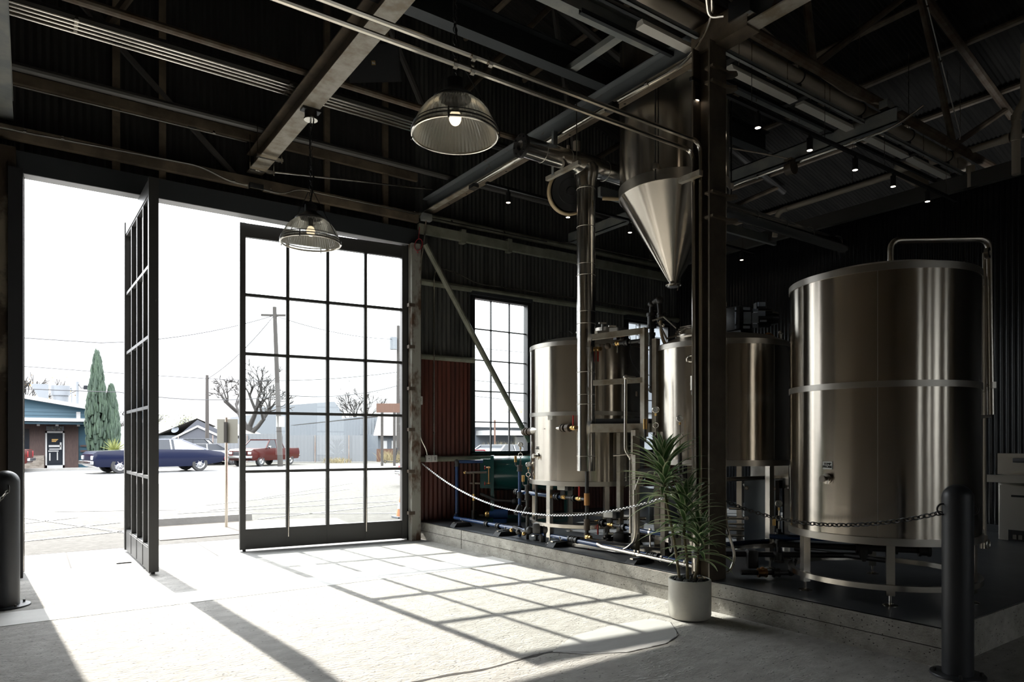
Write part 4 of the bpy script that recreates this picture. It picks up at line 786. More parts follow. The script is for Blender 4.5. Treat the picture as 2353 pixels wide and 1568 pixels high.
gauge('pressure_gauge', 'gauge above the plant in front of the middle tank, right of two', (5.10, 4.43, 1.72), (-.8, -.6, 0), 1.42, group='pressure gauges on siphons')
t = thing('gauge_manifold', 'dark iron pipework behind the plant carrying two gauges and a brass valve', 'pipe', (5.05, 4.55, PZ))
b = MB(); b.tube([(4.98, 4.63, 1.56), (4.98, 4.63, 1.22)], .020, 10); b.tube([(5.10, 4.43, 1.43), (5.10, 4.43, 1.18)], .020, 10); b.tube(bend([(4.94, 4.72, 1.20), (5.12, 4.40, 1.19), (5.12, 4.40, .42), (5.3, 4.3, .36)], .04), .022, 10); b.tube([(4.92, 4.80, 1.20), (4.98, 4.63, 1.22)], .03, 10); fitting(b, (5.12, 4.40, .9), .03, .08, (0, 0, 1)); b.build('pipe_run', 'iron', t)
MB().cyl((4.93, 4.72, 1.62), (4.93, 4.72, 1.72), .02, n=12).build('relief_cap', 'brass', t); MB().tube([(4.93, 4.72, 1.5), (4.93, 4.72, 1.62)], .012, 8).build('relief_stem', 'iron', t)
t = thing('transfer_pump', 'stainless pump with round perforated cover behind the plant stems', 'pump', (5.30, 4.62, PZ))
b = MB(); b.cyl((5.22, 4.66, .48), (5.30, 4.60, .48), .09, n=28); b.cyl((5.30, 4.60, .48), (5.62, 4.36, .48), .075, n=24); b.cbox((5.42, 4.5, .34), .3, .14, .10, -.6); b.build('pump_body', 'steel_dull', t)
b = MB(); q = Vector((5.215, 4.664, .48)); ax2 = Vector((-.8, .6, 0))
b.tube(bend([(5.24, 4.6, .58), (5.22, 4.58, .40), (5.16, 4.60, .33), (5.1, 4.7, .32)], .04), .022, 10); b.build('pump_elbow', 'black', t)
b = MB(); s2_ = Vector((.6, .8, 0))
for dx2, dz2 in ((0, 0), (.035, .02), (-.035, .02), (.035, -.03), (-.035, -.03), (0, .045)): b.torus(q + s2_*dx2 + Vector((0, 0, dz2)), .016, .004, ax2, 10, 5)
b.build('cover_holes', 'black', t)
# base channels under the tanks
b = MB(); b.bar((5.20, 6.2, .33), (5.48, 4.4, .33), .06, .11); b.bar((5.50, 5.95, .33), (6.6, 5.6, .33), .05, .08); tag(b.build('skid_rail', 'galv'), 'pale steel skid rail on the platform behind the blue pipes', 'rail')
b = MB(); b.rbox((6.15, 5.55, .75), .55, .4, .42, .02, -.5); b.tube([(5.9, 5.2, .62), (6.7, 5.9, .62)], .02, 8); tag(b.build('pump_cover', 'hxsteel'), 'dark grey machine box under the tanks behind the operator stand', 'machine')
for i, (pts, r, m, lb) in enumerate(((((5.45, 5.9, .60), (6.9, 4.9, .60)), .022, 'steel', 'upper of two stainless pipes crossing under the left tank'), (((5.40, 5.75, .44), (6.6, 4.9, .42)), .018, 'steel', 'lower of two stainless pipes crossing under the left tank'), (((5.3, 4.35, 1.12), (6.9, 4.05, 1.14)), .022, 'steel', 'stainless pipe running above the plate heat exchanger'), (((5.3, 4.1, .53), (6.6, 3.9, .53)), .022, 'blue', 'upper dark blue pipe behind the legs of the tallest tank'), (((6.1, 3.85, .45), (6.05, 2.9, .47)), .022, 'iron', 'dark pipe under the bottom of the tallest tank'))):
    pipe('process_pipe', lb, 'pipe', pts, r, m)
# --- plate heat exchanger
t = thing('heat_exchanger', 'grey plate heat exchanger with clamping rods, right of the brown column', 'heat exchanger', (6.18, 4.25, PZ))
a = Vector((.62, -.78, 0)).normalized(); nf = Vector((-.78, -.62, 0)).normalized(); c = Vector((6.13, 4.27, .73)); rz_ = atan2(a.y, a.x)
b = MB(); b.cbox(c, .30, .03, .78, rz_); b.build('front_plate', 'hxsteel', t)
b = MB(); b.cbox(c-nf*.28+a*.06, .26, .50, .74, rz_); b.build('plate_pack', 'black', t)
b = MB(); b.cbox(c-nf*.56+a*.1, .30, .03, .78, rz_); b.build('rear_plate', 'hxsteel', t)
for du in (-.13, .13):
    for dz in (.29, -.02, -.30):
        p = c + a*du + Vector((0, 0, dz)); l = MB().tube([p-nf*.55, p+nf*.10], .011, 8).build('tie_rod', 'steel_dull', t); MB().cyl(p+nf*.015, p+nf*.035, .024, n=6).build('nut', 'steel', l)
b = MB(); p = c + nf*.018 + a*.03 + Vector((0, 0, -.275)); b.cbox(p, .105, .004, .068, rz_); o = b.build('label_plate', 'label', t); b = MB(); put_text(b, 'WATER\nOUT', .029, p+nf*.003, nf, .0012); b.build('lettering', 'ink', o)
b = MB()
for z in (.52, .58, .64, .70, .80): b.tube([c-a*.15+Vector((0, 0, z-.73)), c-a*.30+Vector((0, 0, z-.73))-nf*.02], .011, 8)
tag(b.build('plate_ports', 'steel'), 'row of bright pipe stubs on the left side of the heat exchanger', 'pipe')
b = MB(); b.box(6.3, 6.75, 4.05, 4.5, 1.02, 1.25); b.build('control_box', 'foil', t)
gauge('pressure_gauge', 'gauge on a brass stem between the heat exchanger and the tallest tank', (5.60, 3.70, .93), (-.8, -.6, 0), .70, group='pressure gauges on siphons')
t = thing('water_manifold', 'black valve manifold with brass plug low between column and tallest tank', 'valve', (5.6, 3.75, PZ))
b = MB(); b.tube(bend([(5.60, 3.70, .70), (5.60, 3.70, .50), (5.60, 3.70, .40)], .03), .022, 10); fitting(b, (5.60, 3.70, .62), .032, .10, (0, 0, 1)); fitting(b, (5.60, 3.70, .44), .040, .09, (0, 0, 1)); b.tube([(5.25, 4.02, .46), (6.2, 3.25, .46)], .026, 12); b.tube(bend([(5.25, 3.85, .315), (5.60, 3.58, .315), (5.64, 3.56, .44)], .03), .022, 10); b.rbox((5.42, 3.86, .42), .10, .12, .17, .02, -.7); fitting(b, (5.50, 3.66, .315), .034, .06, (.77, -.6, 0)); b.sphere((5.60, 3.58, .32), .034, 12, 8); b.build('manifold_body', 'iron', t)
b = MB(); fitting(b, (5.40, 3.735, .315), .036, .08, (.77, -.6, 0)); b.sphere((5.40, 3.735, .345), .025, 10, 8); b.build('brass_union', 'copper', t)
MB().cyl((5.565, 3.725, .73), (5.565, 3.725, .80), .014, n=10).build('relief_cap', 'brass', t)
t = thing('drain_strainer', 'black Y strainer and drain pipe hanging under the tallest tank', 'strainer', (5.75, 2.75, PZ))
b = MB(); b.tube([(5.35, 3.55, .60), (6.05, 2.60, .60)], .026, 12); fitting(b, (5.75, 3.0, .60), .042, .12, (.6, -.8, 0)); b.cyl((5.74, 3.0, .58), (5.72, 2.98, .49), .05, .012, n=14); fitting(b, (5.88, 2.83, .60), .036, .08, (.6, -.8, 0)); fitting(b, (6.02, 2.64, .60), .042, .09, (.6, -.8, 0)); b.build('pipe_run', 'iron', t)
b = MB(); b.tube([(5.34, 3.62, .66), (6.0, 2.75, .66)], .022, 12); b.build('upper_pipe', 'blue', t)
# --- hand sink by the black wall
t = thing('hand_sink', 'stainless steel hand sink on a pedestal cabinet against the black wall', 'sink', (10.2, 3.3, PZ))
b = MB(); b.rbox((10.30, 3.30, .63), .60, .42, .74, .01); b.build('cabinet', 'steel_dull', t)
b = MB(); b.box(9.975, 10.0, 3.115, 3.485, .27, .95); o = b.build('front_panel', 'steel_dull', t)
b = MB(); b.box(9.968, 9.976, 3.22, 3.36, .81, .835); b.box(9.968, 9.976, 3.19, 3.39, .265, .40); build_each(b, 'cutout', 'black', o)
b = MB(); b.box(9.955, 9.99, 3.24, 3.28, .29, .345); b.box(9.955, 9.99, 3.30, 3.34, .29, .345); b.build('knee_pedal', 'steel', t)
b = MB(); b.box(9.88, 10.76, 3.0, 3.62, 1.01, 1.065); b.box(9.86, 9.90, 3.0, 3.62, 0.99, 1.08); b.build('basin', 'steel_dull', t)
b = MB(); b.box(10.66, 10.79, 2.9, 3.75, 1.06, 1.34); b.box(10.2, 10.79, 2.98, 3.0, 1.06, 1.26); b.build('backsplash', 'steel', t)
b = MB(); b.tube(bend([(10.5, 3.30, 1.10), (10.5, 3.30, 1.30), (10.36, 3.30, 1.33), (10.27, 3.30, 1.24), (10.27, 3.30, 1.17)], .07), .015, 10); b.cyl((10.5, 3.30, 1.06), (10.5, 3.30, 1.12), .03, n=12); b.cyl((10.27, 3.30, 1.12), (10.27, 3.30, 1.18), .02, n=10); b.build('faucet', 'chrome', t)
b = MB(); b.rbox((10.62, 3.30, 1.25), .10, .5, .06, .01); b.build('shelf', 'motor', t)

# ================================================================== CEILING SERVICES, LAMPS, ELECTRICS
def conduit(label, pts, r=.014, R=.12, m='galv', clampsat=(), caxis=(1, 0, 0), group=None, name='conduit'):
    o = pipe(name, label, 'conduit' if 'conduit' in name else 'pipe', pts, r, m, R, 8, group)
    for p in clampsat:
        b = MB(); a = Vector(caxis).normalized(); p = Vector(p); b.tube([p-a*.016, p+a*.016], r*1.5, 8); b.cbox(p+Vector((0, 0, r*1.6)), .024, .024, .02); b.build('clamp', 'steel', o)
    return o
# two thick conduits passing in front of the beams to the column
conduit('lower of the two thick bright conduits running across the room to the column', [(-4, 4.125, 4.12), (4.86, 4.12, 4.14), (4.90, 4.10, 4.08), (4.90, 4.08, .33)], .019, .12, clampsat=[(2.42, 4.125, 4.13), (2.56, 4.125, 4.13)])
conduit('upper of the two thick bright conduits running across the room to the column', [(-4, 4.045, 4.16), (4.88, 4.05, 4.20), (4.935, 4.05, 4.15), (4.935, 4.05, .55)], .019, .12, clampsat=[(2.52, 4.045, 4.18), (2.66, 4.045, 4.18)])
b = MB(); b.bar((4.86, 3.98, 3.885), (4.86, 4.22, 3.885), .05, .05); tag(b.build('strut_bracket', 'beamlight'), 'pale strut bracket on the column holding the two thick conduits', 'bracket')
b = MB(); b.sphere((4.875, 4.03, .50), .056, 18, 12); b.cyl((4.875, 4.03, .50), (4.915, 4.05, .50), .03, n=12); tag(b.build('round_box', 'black'), 'black round fitting on the column foot behind the plant', 'electrical box')
for k, (y, lb) in enumerate(((7.50, 'first'), (7.57, 'second'), (7.64, 'third'), (7.72, 'fourth'))):
    conduit('%s from the camera of four thin parallel conduits over the brown beam' % lb, [(-4, y, 5.40), (4.9, y, 5.40)], .013, clampsat=[(.35, y, 5.41), (2.33, y, 5.41), (3.9, y, 5.41)], group='four parallel conduits at upper left')
conduit('single thin conduit near the gable wall above the brown beam', [(-4, 9.25, 5.40), (2.30, 9.25, 5.40)], .011, clampsat=[(1.9, 9.25, 5.41)])
conduit('thin conduit continuing from the strut hanger to the grey beam', [(2.36, 9.05, 4.985), (4.95, 9.1, 5.30)], .012, clampsat=[(4.8, 9.09, 5.285)])
conduit('thin conduit above the barn door, left of the brown beam', [(-.6, 9.30, 4.915), (1.75, 9.30, 4.975), (2.10, 9.30, 4.86), (2.33, 9.30, 4.855)], .013, .15, clampsat=[(-.05, 9.3, 4.935), (.3, 9.3, 4.945), (2.15, 9.3, 4.865)])
conduit('thin conduit above the barn door, between brown and grey beams', [(2.50, 9.30, 4.845), (2.78, 9.30, 4.83), (2.98, 9.30, 4.95), (4.86, 9.30, 4.955)], .013, .15, clampsat=[(2.62, 9.3, 4.84), (4.75, 9.3, 4.955)])
conduit('thin conduit on the front wall right of the grey beam', [(5.05, 9.30, 4.94), (7.30, 9.30, 4.955)], .011, clampsat=[(5.4, 9.3, 4.945), (6.4, 9.3, 4.95)])
conduit('thin conduit on the front wall behind the hopper', [(7.55, 9.30, 4.98), (7.75, 9.3, 5.02), (10.6, 9.30, 5.03)], .011, .1)
conduit('bright conduit bending along the underside of the grey beam', [(3.9, 3.2, 6.2), (4.99, 3.95, 5.25), (4.995, 4.25, 5.03), (4.985, 5.22, 5.04), (4.985, 7.9, 5.035)], .0165, .22, clampsat=[(4.985, 4.75, 5.037), (4.985, 6.7, 5.037)], caxis=(0, 1, 0))
conduit('bright conduit bending down to the junction box on the grey beam', [(3.7, 3.2, 6.2), (4.93, 3.95, 5.27), (4.95, 3.80, 5.22)], .0165, .2)
conduit('white conduit from the junction box along the near end of the grey beam', [(4.97, 3.45, 5.24), (4.97, 1.0, 5.28)], .016)
def jbox(label, c, sx, sy, sz, m='motor', plate='galv'):
    t = thing('junction_box', label, 'junction box', (c[0], c[1], c[2]-sz/2)); MB().rbox(c, sx, sy, sz, .006).build('box_body', m, t)
    b = MB(); b.cbox((c[0], c[1], c[2]-sz/2-.003), sx*.96, sy*.96, .006); b.build('cover_plate', plate, t); return t
jbox('grey junction box under the grey beam where the two thick conduits cross', (4.985, 5.25, 5.01), .10, .12, .06); jbox('small junction box under the grey beam near the front wall', (4.985, 7.98, 5.01), .09, .13, .05)
jbox('black junction box on the side of the grey beam above the column', (4.955, 3.62, 5.19), .10, .22, .16); jbox('junction box under the brown beam end above the door', (2.43, 9.30, 4.86), .18, .08, .07); jbox('junction box at the far end of the grey beam over the door jamb', (4.96, 9.31, 4.94), .16, .09, .10, 'grey_paint', 'grey_paint')
# strut hangers under the brown beam
for lb, y, z in (('upper strut hanger on threaded rods under the brown beam', 8.70, 5.02), ('lower strut hanger on threaded rods under the brown beam, nearer the door', 9.05, 4.98)):
    t = thing('strut_hanger', lb, 'hanger', (2.43, y, z)); b = MB(); b.box(2.28, 2.60, y-.02, y+.02, z, z+.035); o = b.build('channel', 'galv', t)
    b = MB()
    for k in range(5): b.cyl((2.31+.065*k, y, z-.0005), (2.31+.065*k, y, z-.002), .011, n=8)
    b.build('slot', 'black', o)
    for x in (2.29, 2.59): MB().tube([(x, y, z-.02), (x, y, 5.42)], .005, 6).build('rod', 'galv', t)
# loudspeaker
t = thing('loudspeaker', 'black loudspeaker with grey grille hanging beside the brown beam', 'speaker', (2.8, 6.3, 5.05))
rz_ = radians(-62); b = MB(); c = Vector((2.80, 6.30, 5.25)); Rm = Matrix.Rotation(radians(-38), 3, 'Z') @ Matrix.Rotation(radians(28), 3, 'X')
def ob_(mb, ctr, sx, sy, sz, mi=0, taper=1.0):
    V = []
    for z in (-1, 1):
        for y in (-1, 1):
            for x in (-1, 1): k = taper if y > 0 else 1; V.append(c + Rm @ (Vector(ctr) + Vector((x*sx/2*k, y*sy/2, z*sz/2*k))))
    mb.add(V, [(0, 2, 3, 1), (4, 5, 7, 6), (0, 1, 5, 4), (2, 6, 7, 3), (0, 4, 6, 2), (1, 3, 7, 5)], mi)
ob_(b, (0, .02, 0), .52, .26, .34, 0, .72); b.build('cabinet', 'black', t)
b = MB(); ob_(b, (0, -.118, 0), .50, .018, .32); g_ = b.build('grille', 'motor', t)
b = MB(); ob_(b, (0, -.128, .0), .04, .004, .04); b.build('emblem_plate', 'brass', g_); b = MB(); ob_(b, (-.006, -.1305, .0), .008, .002, .02); ob_(b, (.008, -.1305, -.004), .008, .002, .014); b.build('emblem_mark', 'label', g_)
b = MB(); ob_(b, (0, .05, .185), .44, .06, .02); b.build('mounting_channel', 'galv', t)
for s_ in (-1, 1):
    p = c + Rm @ Vector((s_*.2, .05, .18)); MB().tube([p, (p.x, p.y, 5.60)], .006, 6).build('rod', 'iron', t)
# pendant lamps with ribbed glass
def pendant(label, x, y, zr_, ztop, canopy):
    t = thing('pendant_lamp', label, 'lamp', (x, y, zr_), 'ribbed glass pendant lamps')
    prof = [(.313, 0), (.306, .035), (.288, .09), (.258, .15), (.215, .205), (.165, .245), (.12, .268)]
    b = MB(); b.lathe(prof, (x, y, zr_), 132, rib=.0042); sh = b.build('lamp_shade', 'lampglass', t, ang=20)
    MB().torus((x, y, zr_), .314, .010, n=64, m=8).build('rim', 'galv', t)
    b = MB(); b.torus((x, y, zr_+.030), .318, .0055, n=64, m=6); b.torus((x, y, zr_+.060), .308, .0035, n=64, m=6); b.build('band', 'iron', t)
    for k in range(4):
        a = k*pi/2+.9; b = MB(); b.tube([(x+.325*cos(a), y+.325*sin(a), zr_-.02), (x+.322*cos(a), y+.322*sin(a), zr_+.06)], .006, 6); b.build('rim_clip', 'iron', t)
    b = MB(); b.lathe([(.155, .245), (.165, .262), (.13, .29), (.075, .325), (.062, .34), (.062, .41), (.045, .42), (.001, .42)], (x, y, zr_), 40); b.build('cap', 'black', t)
    for s_ in (-1, 1):
        b = MB(); b.tube([(x+s_*.312*.6, y-s_*.312*.8, zr_+.06), (x+s_*.02, y-s_*.02, zr_+.56)], .0045, 5); b.build('stay_wire', 'iron', t)
    MB().sphere((x, y, zr_+.13), .045, 20, 12, 1.25).build('bulb', 'bulb', t)
    b = MB(); b.cyl((x, y, zr_+.18), (x, y, zr_+.27), .025, n=14); b.build('socket', 'black', t)
    b = MB(); n = int((ztop-zr_-.42)/.042)
    for k in range(n):
        z = zr_+.42+.042*(k+.5); b.torus((x, y, z), .016, .0042, (1, 0, 0) if k % 2 else (0, 1, 0), 10, 5, sy=1.55 if k % 2 == 0 else 1)
    b.build('chain', 'black', t)
    b = MB(); b.tube([(x+.022*sin(9*z_)+.012, y+.015*cos(7*z_), z_) for z_ in [zr_+.42+(ztop-zr_-.42)*k/24 for k in range(25)]], .0075, 6); b.build('power_cord', 'black', t)
    if canopy:
        b = MB(); b.cyl((x, y, ztop-.11), (x, y, ztop-.02), .065, n=24); b.cbox((x, y, ztop-.01), .20, .10, .025); b.build('canopy', 'black', t)
        b = MB(); b.lathe([(.001, -.114), (.072, -.114), (.074, -.106), (.074, -.10), (.001, -.10)], (x, y, ztop), 28); b.build('canopy_plate', 'steel', t)
    return t
pendant('large ribbed glass pendant lamp nearest the camera, hanging on a black chain', 2.547, 4.334, 3.745, 5.09, False)
pendant('ribbed glass pendant lamp in front of the closed barn door leaf', 2.477, 7.287, 3.645, 5.09, True)
# track lights
def track(label, y, z, x0, x1, xs, names, group):
    t = thing('light_track', label, 'light track', (x0, y, z)); b = MB(); b.box(x0, x1, y-.018, y+.018, z, z+.034); b.build('rail', 'black', t)
    for x in (x0+.9, x0+2.2, x0+3.5, x1-.3):
        if x < x1: MB().tube([(x, y, z+.03), (x, y, 5.5)], .004, 6).build('rod', 'galv', t)
    for x, nm in zip(xs, names):
        s_ = thing('spot_light', nm, 'lamp', (x, y, z-.17), group)
        b = MB(); b.cyl((x, y, z-.165), (x, y, z-.035), .031, n=20); b.cyl((x, y, z-.045), (x, y, z), .014, n=10); b.build('housing', 'black', s_)
        MB().lathe([(.001, -.166), (.027, -.166)], (x, y, z), 20).build('lens', 'spotlit', s_)
track('black light track with spots running from the column towards the black wall', 4.13, 4.78, 4.9, 10.35, (4.97, 5.90, 6.81, 7.73, 8.61, 9.51), ('spot left of the column in front of the hopper', 'first spot right of the column', 'second spot right of the column', 'third spot right of the column', 'fourth spot right of the column', 'spot at the end of the track, before the black wall'), 'spots on the track by the column')
track('black light track with spots behind the jacketed pipe', 7.30, 4.78, 4.75, 10.3, (5.09, 6.10, 7.30, 8.6, 9.97), ('leftmost spot, below the grey beam', 'spot between the grey beam and the jacketed vertical pipe', 'spot at the left edge of the hopper cone', 'spot behind the hopper and column', 'lowest spot right of the column, on the rear track'), 'spots on the rear track')
# insulated pipe and cable channels right of the column
t = thing('insulated_pipe', 'thick beige insulated pipe running from above the column to the black wall', 'pipe', (7.7, 4.22, 5.35)); MB().cyl((3.8, 4.22, 5.42), (10.9, 4.22, 5.42), .068, n=24).build('pipe_run', 'beige', t)
for x in (6.75, 8.0, 9.2, 10.3):
    b = MB(); b.torus((x, 4.22, 5.42), .073, .008, (1, 0, 0), 24, 6); b.box(x-.02, x+.02, 4.20, 4.50, 5.32, 5.345); b.build('hanger', 'iron', t); MB().tube([(x, 4.22, 5.49), (x, 4.22, 6.6)], .005, 6).build('rod', 'galv', t)
for lb, y, z, m in (('cable channel beside the beige insulated pipe, upper of three', 4.36, 5.30, 'darksteel'), ('cable channel with pale strips between, middle of three', 4.50, 5.22, 'darksteel'), ('cable channel lowest of three right of the column', 4.13, 5.19, 'grey_paint')):
    t = thing('cable_channel', lb, 'cable channel', (7.6, y, z)); b = MB(); b.box(3.9, 10.8, y-.02, y+.02, z, z+.008); b.box(3.9, 10.8, y-.02, y-.016, z, z+.04); b.box(3.9, 10.8, y+.016, y+.02, z, z+.04); b.build('channel', m, t)
    for x in (5.6, 6.4, 7.2, 8.4, 9.4, 10.4): MB().tube([(x, y, z-.05), (x, y, z+.3)], .0045, 6).build('rod', 'galv', t)
for k, (x0, lb) in enumerate(((4.4, 'strip light above the hopper, left of the column'), (5.65, 'first strip light right of the column'), (6.85, 'second strip light right of the column'), (8.15, 'third strip light right of the column'), (9.35, 'strip light nearest the black wall'))):
    t = thing('strip_light', lb, 'lamp', (x0+.55, 4.28, 5.16), 'strip lights between the cable channels'); b = MB(); b.prism([(4.23, 5.17), (4.33, 5.17), (4.31, 5.225), (4.25, 5.225)], x0, x0+1.1, 'yz'); b.build('housing', 'tubelit', t)
    b = MB(); b.box(x0+1.1, x0+1.18, 4.15, 4.42, 5.19, 5.22); b.build('bracket', 'iron', t)
conduit('bright conduit clipped below the grey channel beam right of the column', [(7.80, 6.15, 4.93), (7.84, 5.8, 4.995), (7.86, 3.75, 5.0), (7.86, 3.45, 5.12)], .014, .15, clampsat=[(7.855, 5.5, 4.997), (7.86, 4.2, 5.0)], caxis=(0, 1, 0))
jbox('junction box on the grey channel beam beside the beige pipe', (7.98, 3.9, 5.33), .16, .10, .09, 'grey_paint')
t = thing('pendant_reel', 'small brown cable reel hanging on the grey channel beam', 'cable reel', (7.85, 5.0, 4.82)); b = MB(); b.cbox((7.80, 5.0, 5.04), .10, .10, .02); b.build('bracket', 'brownsteel', t); b = MB(); b.cyl((7.80, 4.96, 4.93), (7.80, 5.04, 4.93), .075, n=24); b.cyl((7.80, 4.94, 4.93), (7.80, 4.955, 4.93), .085, n=24); b.torus((7.80, 5.0, 4.99), .04, .008, (0, 1, 0), 14, 6); b.build('reel', 'brownsteel', t)
conduit('beige cable bending over the grey channel beam', [(7.0, 5.8, 5.35), (7.5, 5.2, 5.12), (7.75, 5.0, 5.05)], .010, .3, 'beige', name='cable')
conduit('beige sagging cable along the beige insulated pipe', [(4.9, 3.95, 5.60), (5.8, 4.0, 5.50), (6.8, 4.05, 5.40), (7.6, 4.08, 5.38), (7.95, 3.95, 5.36)], .011, .4, 'beige', name='cable')
conduit('thin white cable strapped to the truss diagonal above the tallest tank', [(8.98, 3.93, 6.98), (9.4, 3.92, 6.30), (9.78, 3.92, 5.75), (9.95, 3.92, 5.52), (9.93, 3.92, 5.45)], .007, .1, 'white', clampsat=[(9.05, 3.93, 6.87), (9.40, 3.92, 6.30)], name='cable')
# drain pipes along the black wall
t = thing('drain_pipe', 'beige drain pipe running along the black wall up to a vertical stack at right', 'pipe', (10.4, 5.2, 5.0))
MB().tube(bend([(10.4, 6.95, 5.0), (10.4, 6.90, 5.42), (10.4, 3.60, 5.45)], .14), .045, 14).build('branch_pipe', 'beige', t)
b = MB(); b.tube(bend([(10.4, 3.45, 4.95), (10.4, 3.45, 5.72), (10.42, 3.36, 5.88), (10.42, 3.36, 6.6)], .06), .050, 14); b.build('stack_pipe', 'beige', t)
b = MB(); b.cyl((10.4, 3.45, 5.38), (10.4, 3.45, 5.56), .060, n=16); b.cyl((10.4, 3.60, 5.45), (10.4, 3.52, 5.45), .058, n=16); b.cyl((10.4, 3.45, 5.64), (10.4, 3.45, 5.72), .058, n=16); b.cyl((10.4, 6.76, 5.42), (10.4, 6.70, 5.42), .052, n=14); build_each(b, 'pipe_collar', 'beige', t)
for y in (4.1, 5.6): MB().tube([(10.4, y, 5.5), (10.4, y, 6.7)], .005, 6).build('rod', 'galv', t)
pipe('drain_elbow', 'thick beige pipe elbow below the insulated pipe near the black wall', 'pipe', [(10.1, 4.25, 5.36), (10.05, 4.80, 5.39), (10.75, 4.72, 5.28)], .075, 'beige', R=.16, n=16)
b = MB(); b.cyl((10.6, 4.05, 5.0), (10.6, 4.05, 5.30), .055, n=16); tag(b.build('pipe_stub', 'beige'), 'short beige vertical pipe on top of the black wall', 'pipe')
conduit('bright white conduit along the top of the black wall, upper of two', [(10.66, 9.3, 5.23), (10.70, 6.6, 5.22), (10.70, 1, 5.17)], .015, clampsat=[(10.7, 5.6, 5.2), (10.7, 4.4, 5.19)], caxis=(0, 1, 0))
conduit('thin conduit along the top of the black wall, lower of two', [(10.72, 9.3, 5.16), (10.74, 1, 5.11)], .010)
# electrics on the front wall by the door jamb
conduit('left of the two conduits running down beside the rusty door jamb', [(4.83, 9.36, 4.42), (4.83, 9.36, 2.2)], .014, clampsat=[(4.83, 9.36, 3.6), (4.83, 9.36, 2.9)], caxis=(0, 0, 1))
conduit('right of the two conduits beside the rusty door jamb, bending to the left switch box', [(4.95, 9.30, 4.90), (4.93, 9.32, 4.6), (4.885, 9.35, 4.28), (4.885, 9.37, 1.55), (4.985, 9.37, 1.38), (5.01, 9.37, 1.27)], .013, .12, clampsat=[(4.885, 9.37, 3.9), (4.885, 9.37, 1.66)], caxis=(0, 0, 1))
conduit('thin conduit arching over the wall brace down to the right switch box', [(10.4, 9.36, 4.08), (5.9, 9.36, 4.06), (5.60, 9.36, 4.16), (5.12, 9.36, 4.24), (5.12, 9.36, 1.28)], .010, .22, clampsat=[(5.12, 9.36, 2.83), (5.12, 9.36, 1.62)], caxis=(0, 0, 1))
for lb, x, slots in (('left of two white switch boxes on the red wall', 5.02, 1), ('right of two white switch boxes on the red wall', 5.125, 3)):
    t = thing('switch_box', lb, 'switch', (x, 9.35, 1.18)); MB().rbox((x, 9.36, 1.235), .085, .05, .105, .006).build('box_body', 'white', t); b = MB()
    for k in range(slots): b.box(x-.006, x+.006, 9.331, 9.336, 1.235+.02*(k-(slots-1)/2)-.006, 1.235+.02*(k-(slots-1)/2)+.006)
    b.build('switch_slot', 'ink', t)
t = thing('control_box', 'small white control box with dark lettering on the conduits beside the jamb', 'control box', (4.845, 9.30, 2.07)); MB().rbox((4.845, 9.32, 2.125), .095, .05, .13, .008).build('box_body', 'white', t)
b = MB()
for k, (w_, z) in enumerate(((.06, 2.155), (.05, 2.14), (.055, 2.125), (.04, 2.105))):
    for j in range(4): b.box(4.845-w_/2+j*w_/4, 4.845-w_/2+j*w_/4+w_/6, 9.2935, 9.295, z-.005, z+.004)
b.build('lettering', 'ink', t)
b = MB(); b.torus((4.80, 9.26, 4.48), .055, .006, (.3, 1, 0), 24, 6, sy=1.7); b.tube([(4.80, 9.26, 4.57), (4.82, 9.26, 4.75)], .005, 5); b.sphere((4.78, 9.25, 4.36), .012, 8, 6); tag(b.build('cable_loop', 'rope_red'), 'loop of red cable hanging at the top of the rusty jamb', 'cable')
# conduits at the right side of the column
conduit('conduit on the right side of the column running down past the lugs', [(5.19, 3.98, 4.98), (5.19, 3.98, 1.0), (5.19, 3.97, .75), (5.24, 3.90, .45), (5.20, 3.93, .31), (5.10, 3.97, .30)], .014, .10, clampsat=[(5.19, 3.98, 2.75), (5.19, 3.98, 2.40), (5.19, 3.98, .83)], caxis=(0, 0, 1))
conduit('second conduit looping at the foot of the column', [(5.175, 4.0, .80), (5.16, 3.99, .52), (5.15, 3.97, .36), (5.08, 3.98, .32)], .013, .08)

# ================================================================== BOLLARDS, CHAINS, PLANT
def bollard(label, x, y, h, r, ringdir):
    t = thing('bollard', label, 'bollard', (x, y, 0), 'dark steel bollards'); prof = [(.0, 0)] if 0 else []
    b = MB(); b.lathe([(r, .008), (r, h-r*.95)]+[(r*cos(a*pi/18), h-r*.95+r*.95*sin(a*pi/18)) for a in range(1, 9)]+[(.001, h)], (x, y, 0), 48); b.build('post', 'bollard', t)
    b = MB(); b.lathe([(.001, .014), (r*1.75, .014), (r*1.78, .008), (r*1.78, 0)], (x, y, 0), 40); b.build('base_flange', 'bollard', t)
    for k in range(4):
        a = k*pi/2+.5; b = MB(); b.cyl((x+r*1.45*cos(a), y+r*1.45*sin(a), .012), (x+r*1.45*cos(a), y+r*1.45*sin(a), .035), .011, n=6); b.build('anchor_bolt', 'iron', t)
    for d in ringdir:
        d = Vector(d).normalized(); b = MB(); p = Vector((x, y, h-.16))+d*(r+.005); b.torus(p, .034, .006, d.cross(Vector((0, 0, 1))), 18, 6); b.build('ring', 'iron', t)
    return t
bollard('dark grey bollard at the right front corner of the concrete platform', 4.86, 1.93, 1.225, .0885, [(-.75, .60, 0), (.75, -.6, 0)])
bollard('black bollard cut by the left edge of the picture, before the door opening', -.185, 7.72, 1.235, .108, [(.2, -1, 0)])
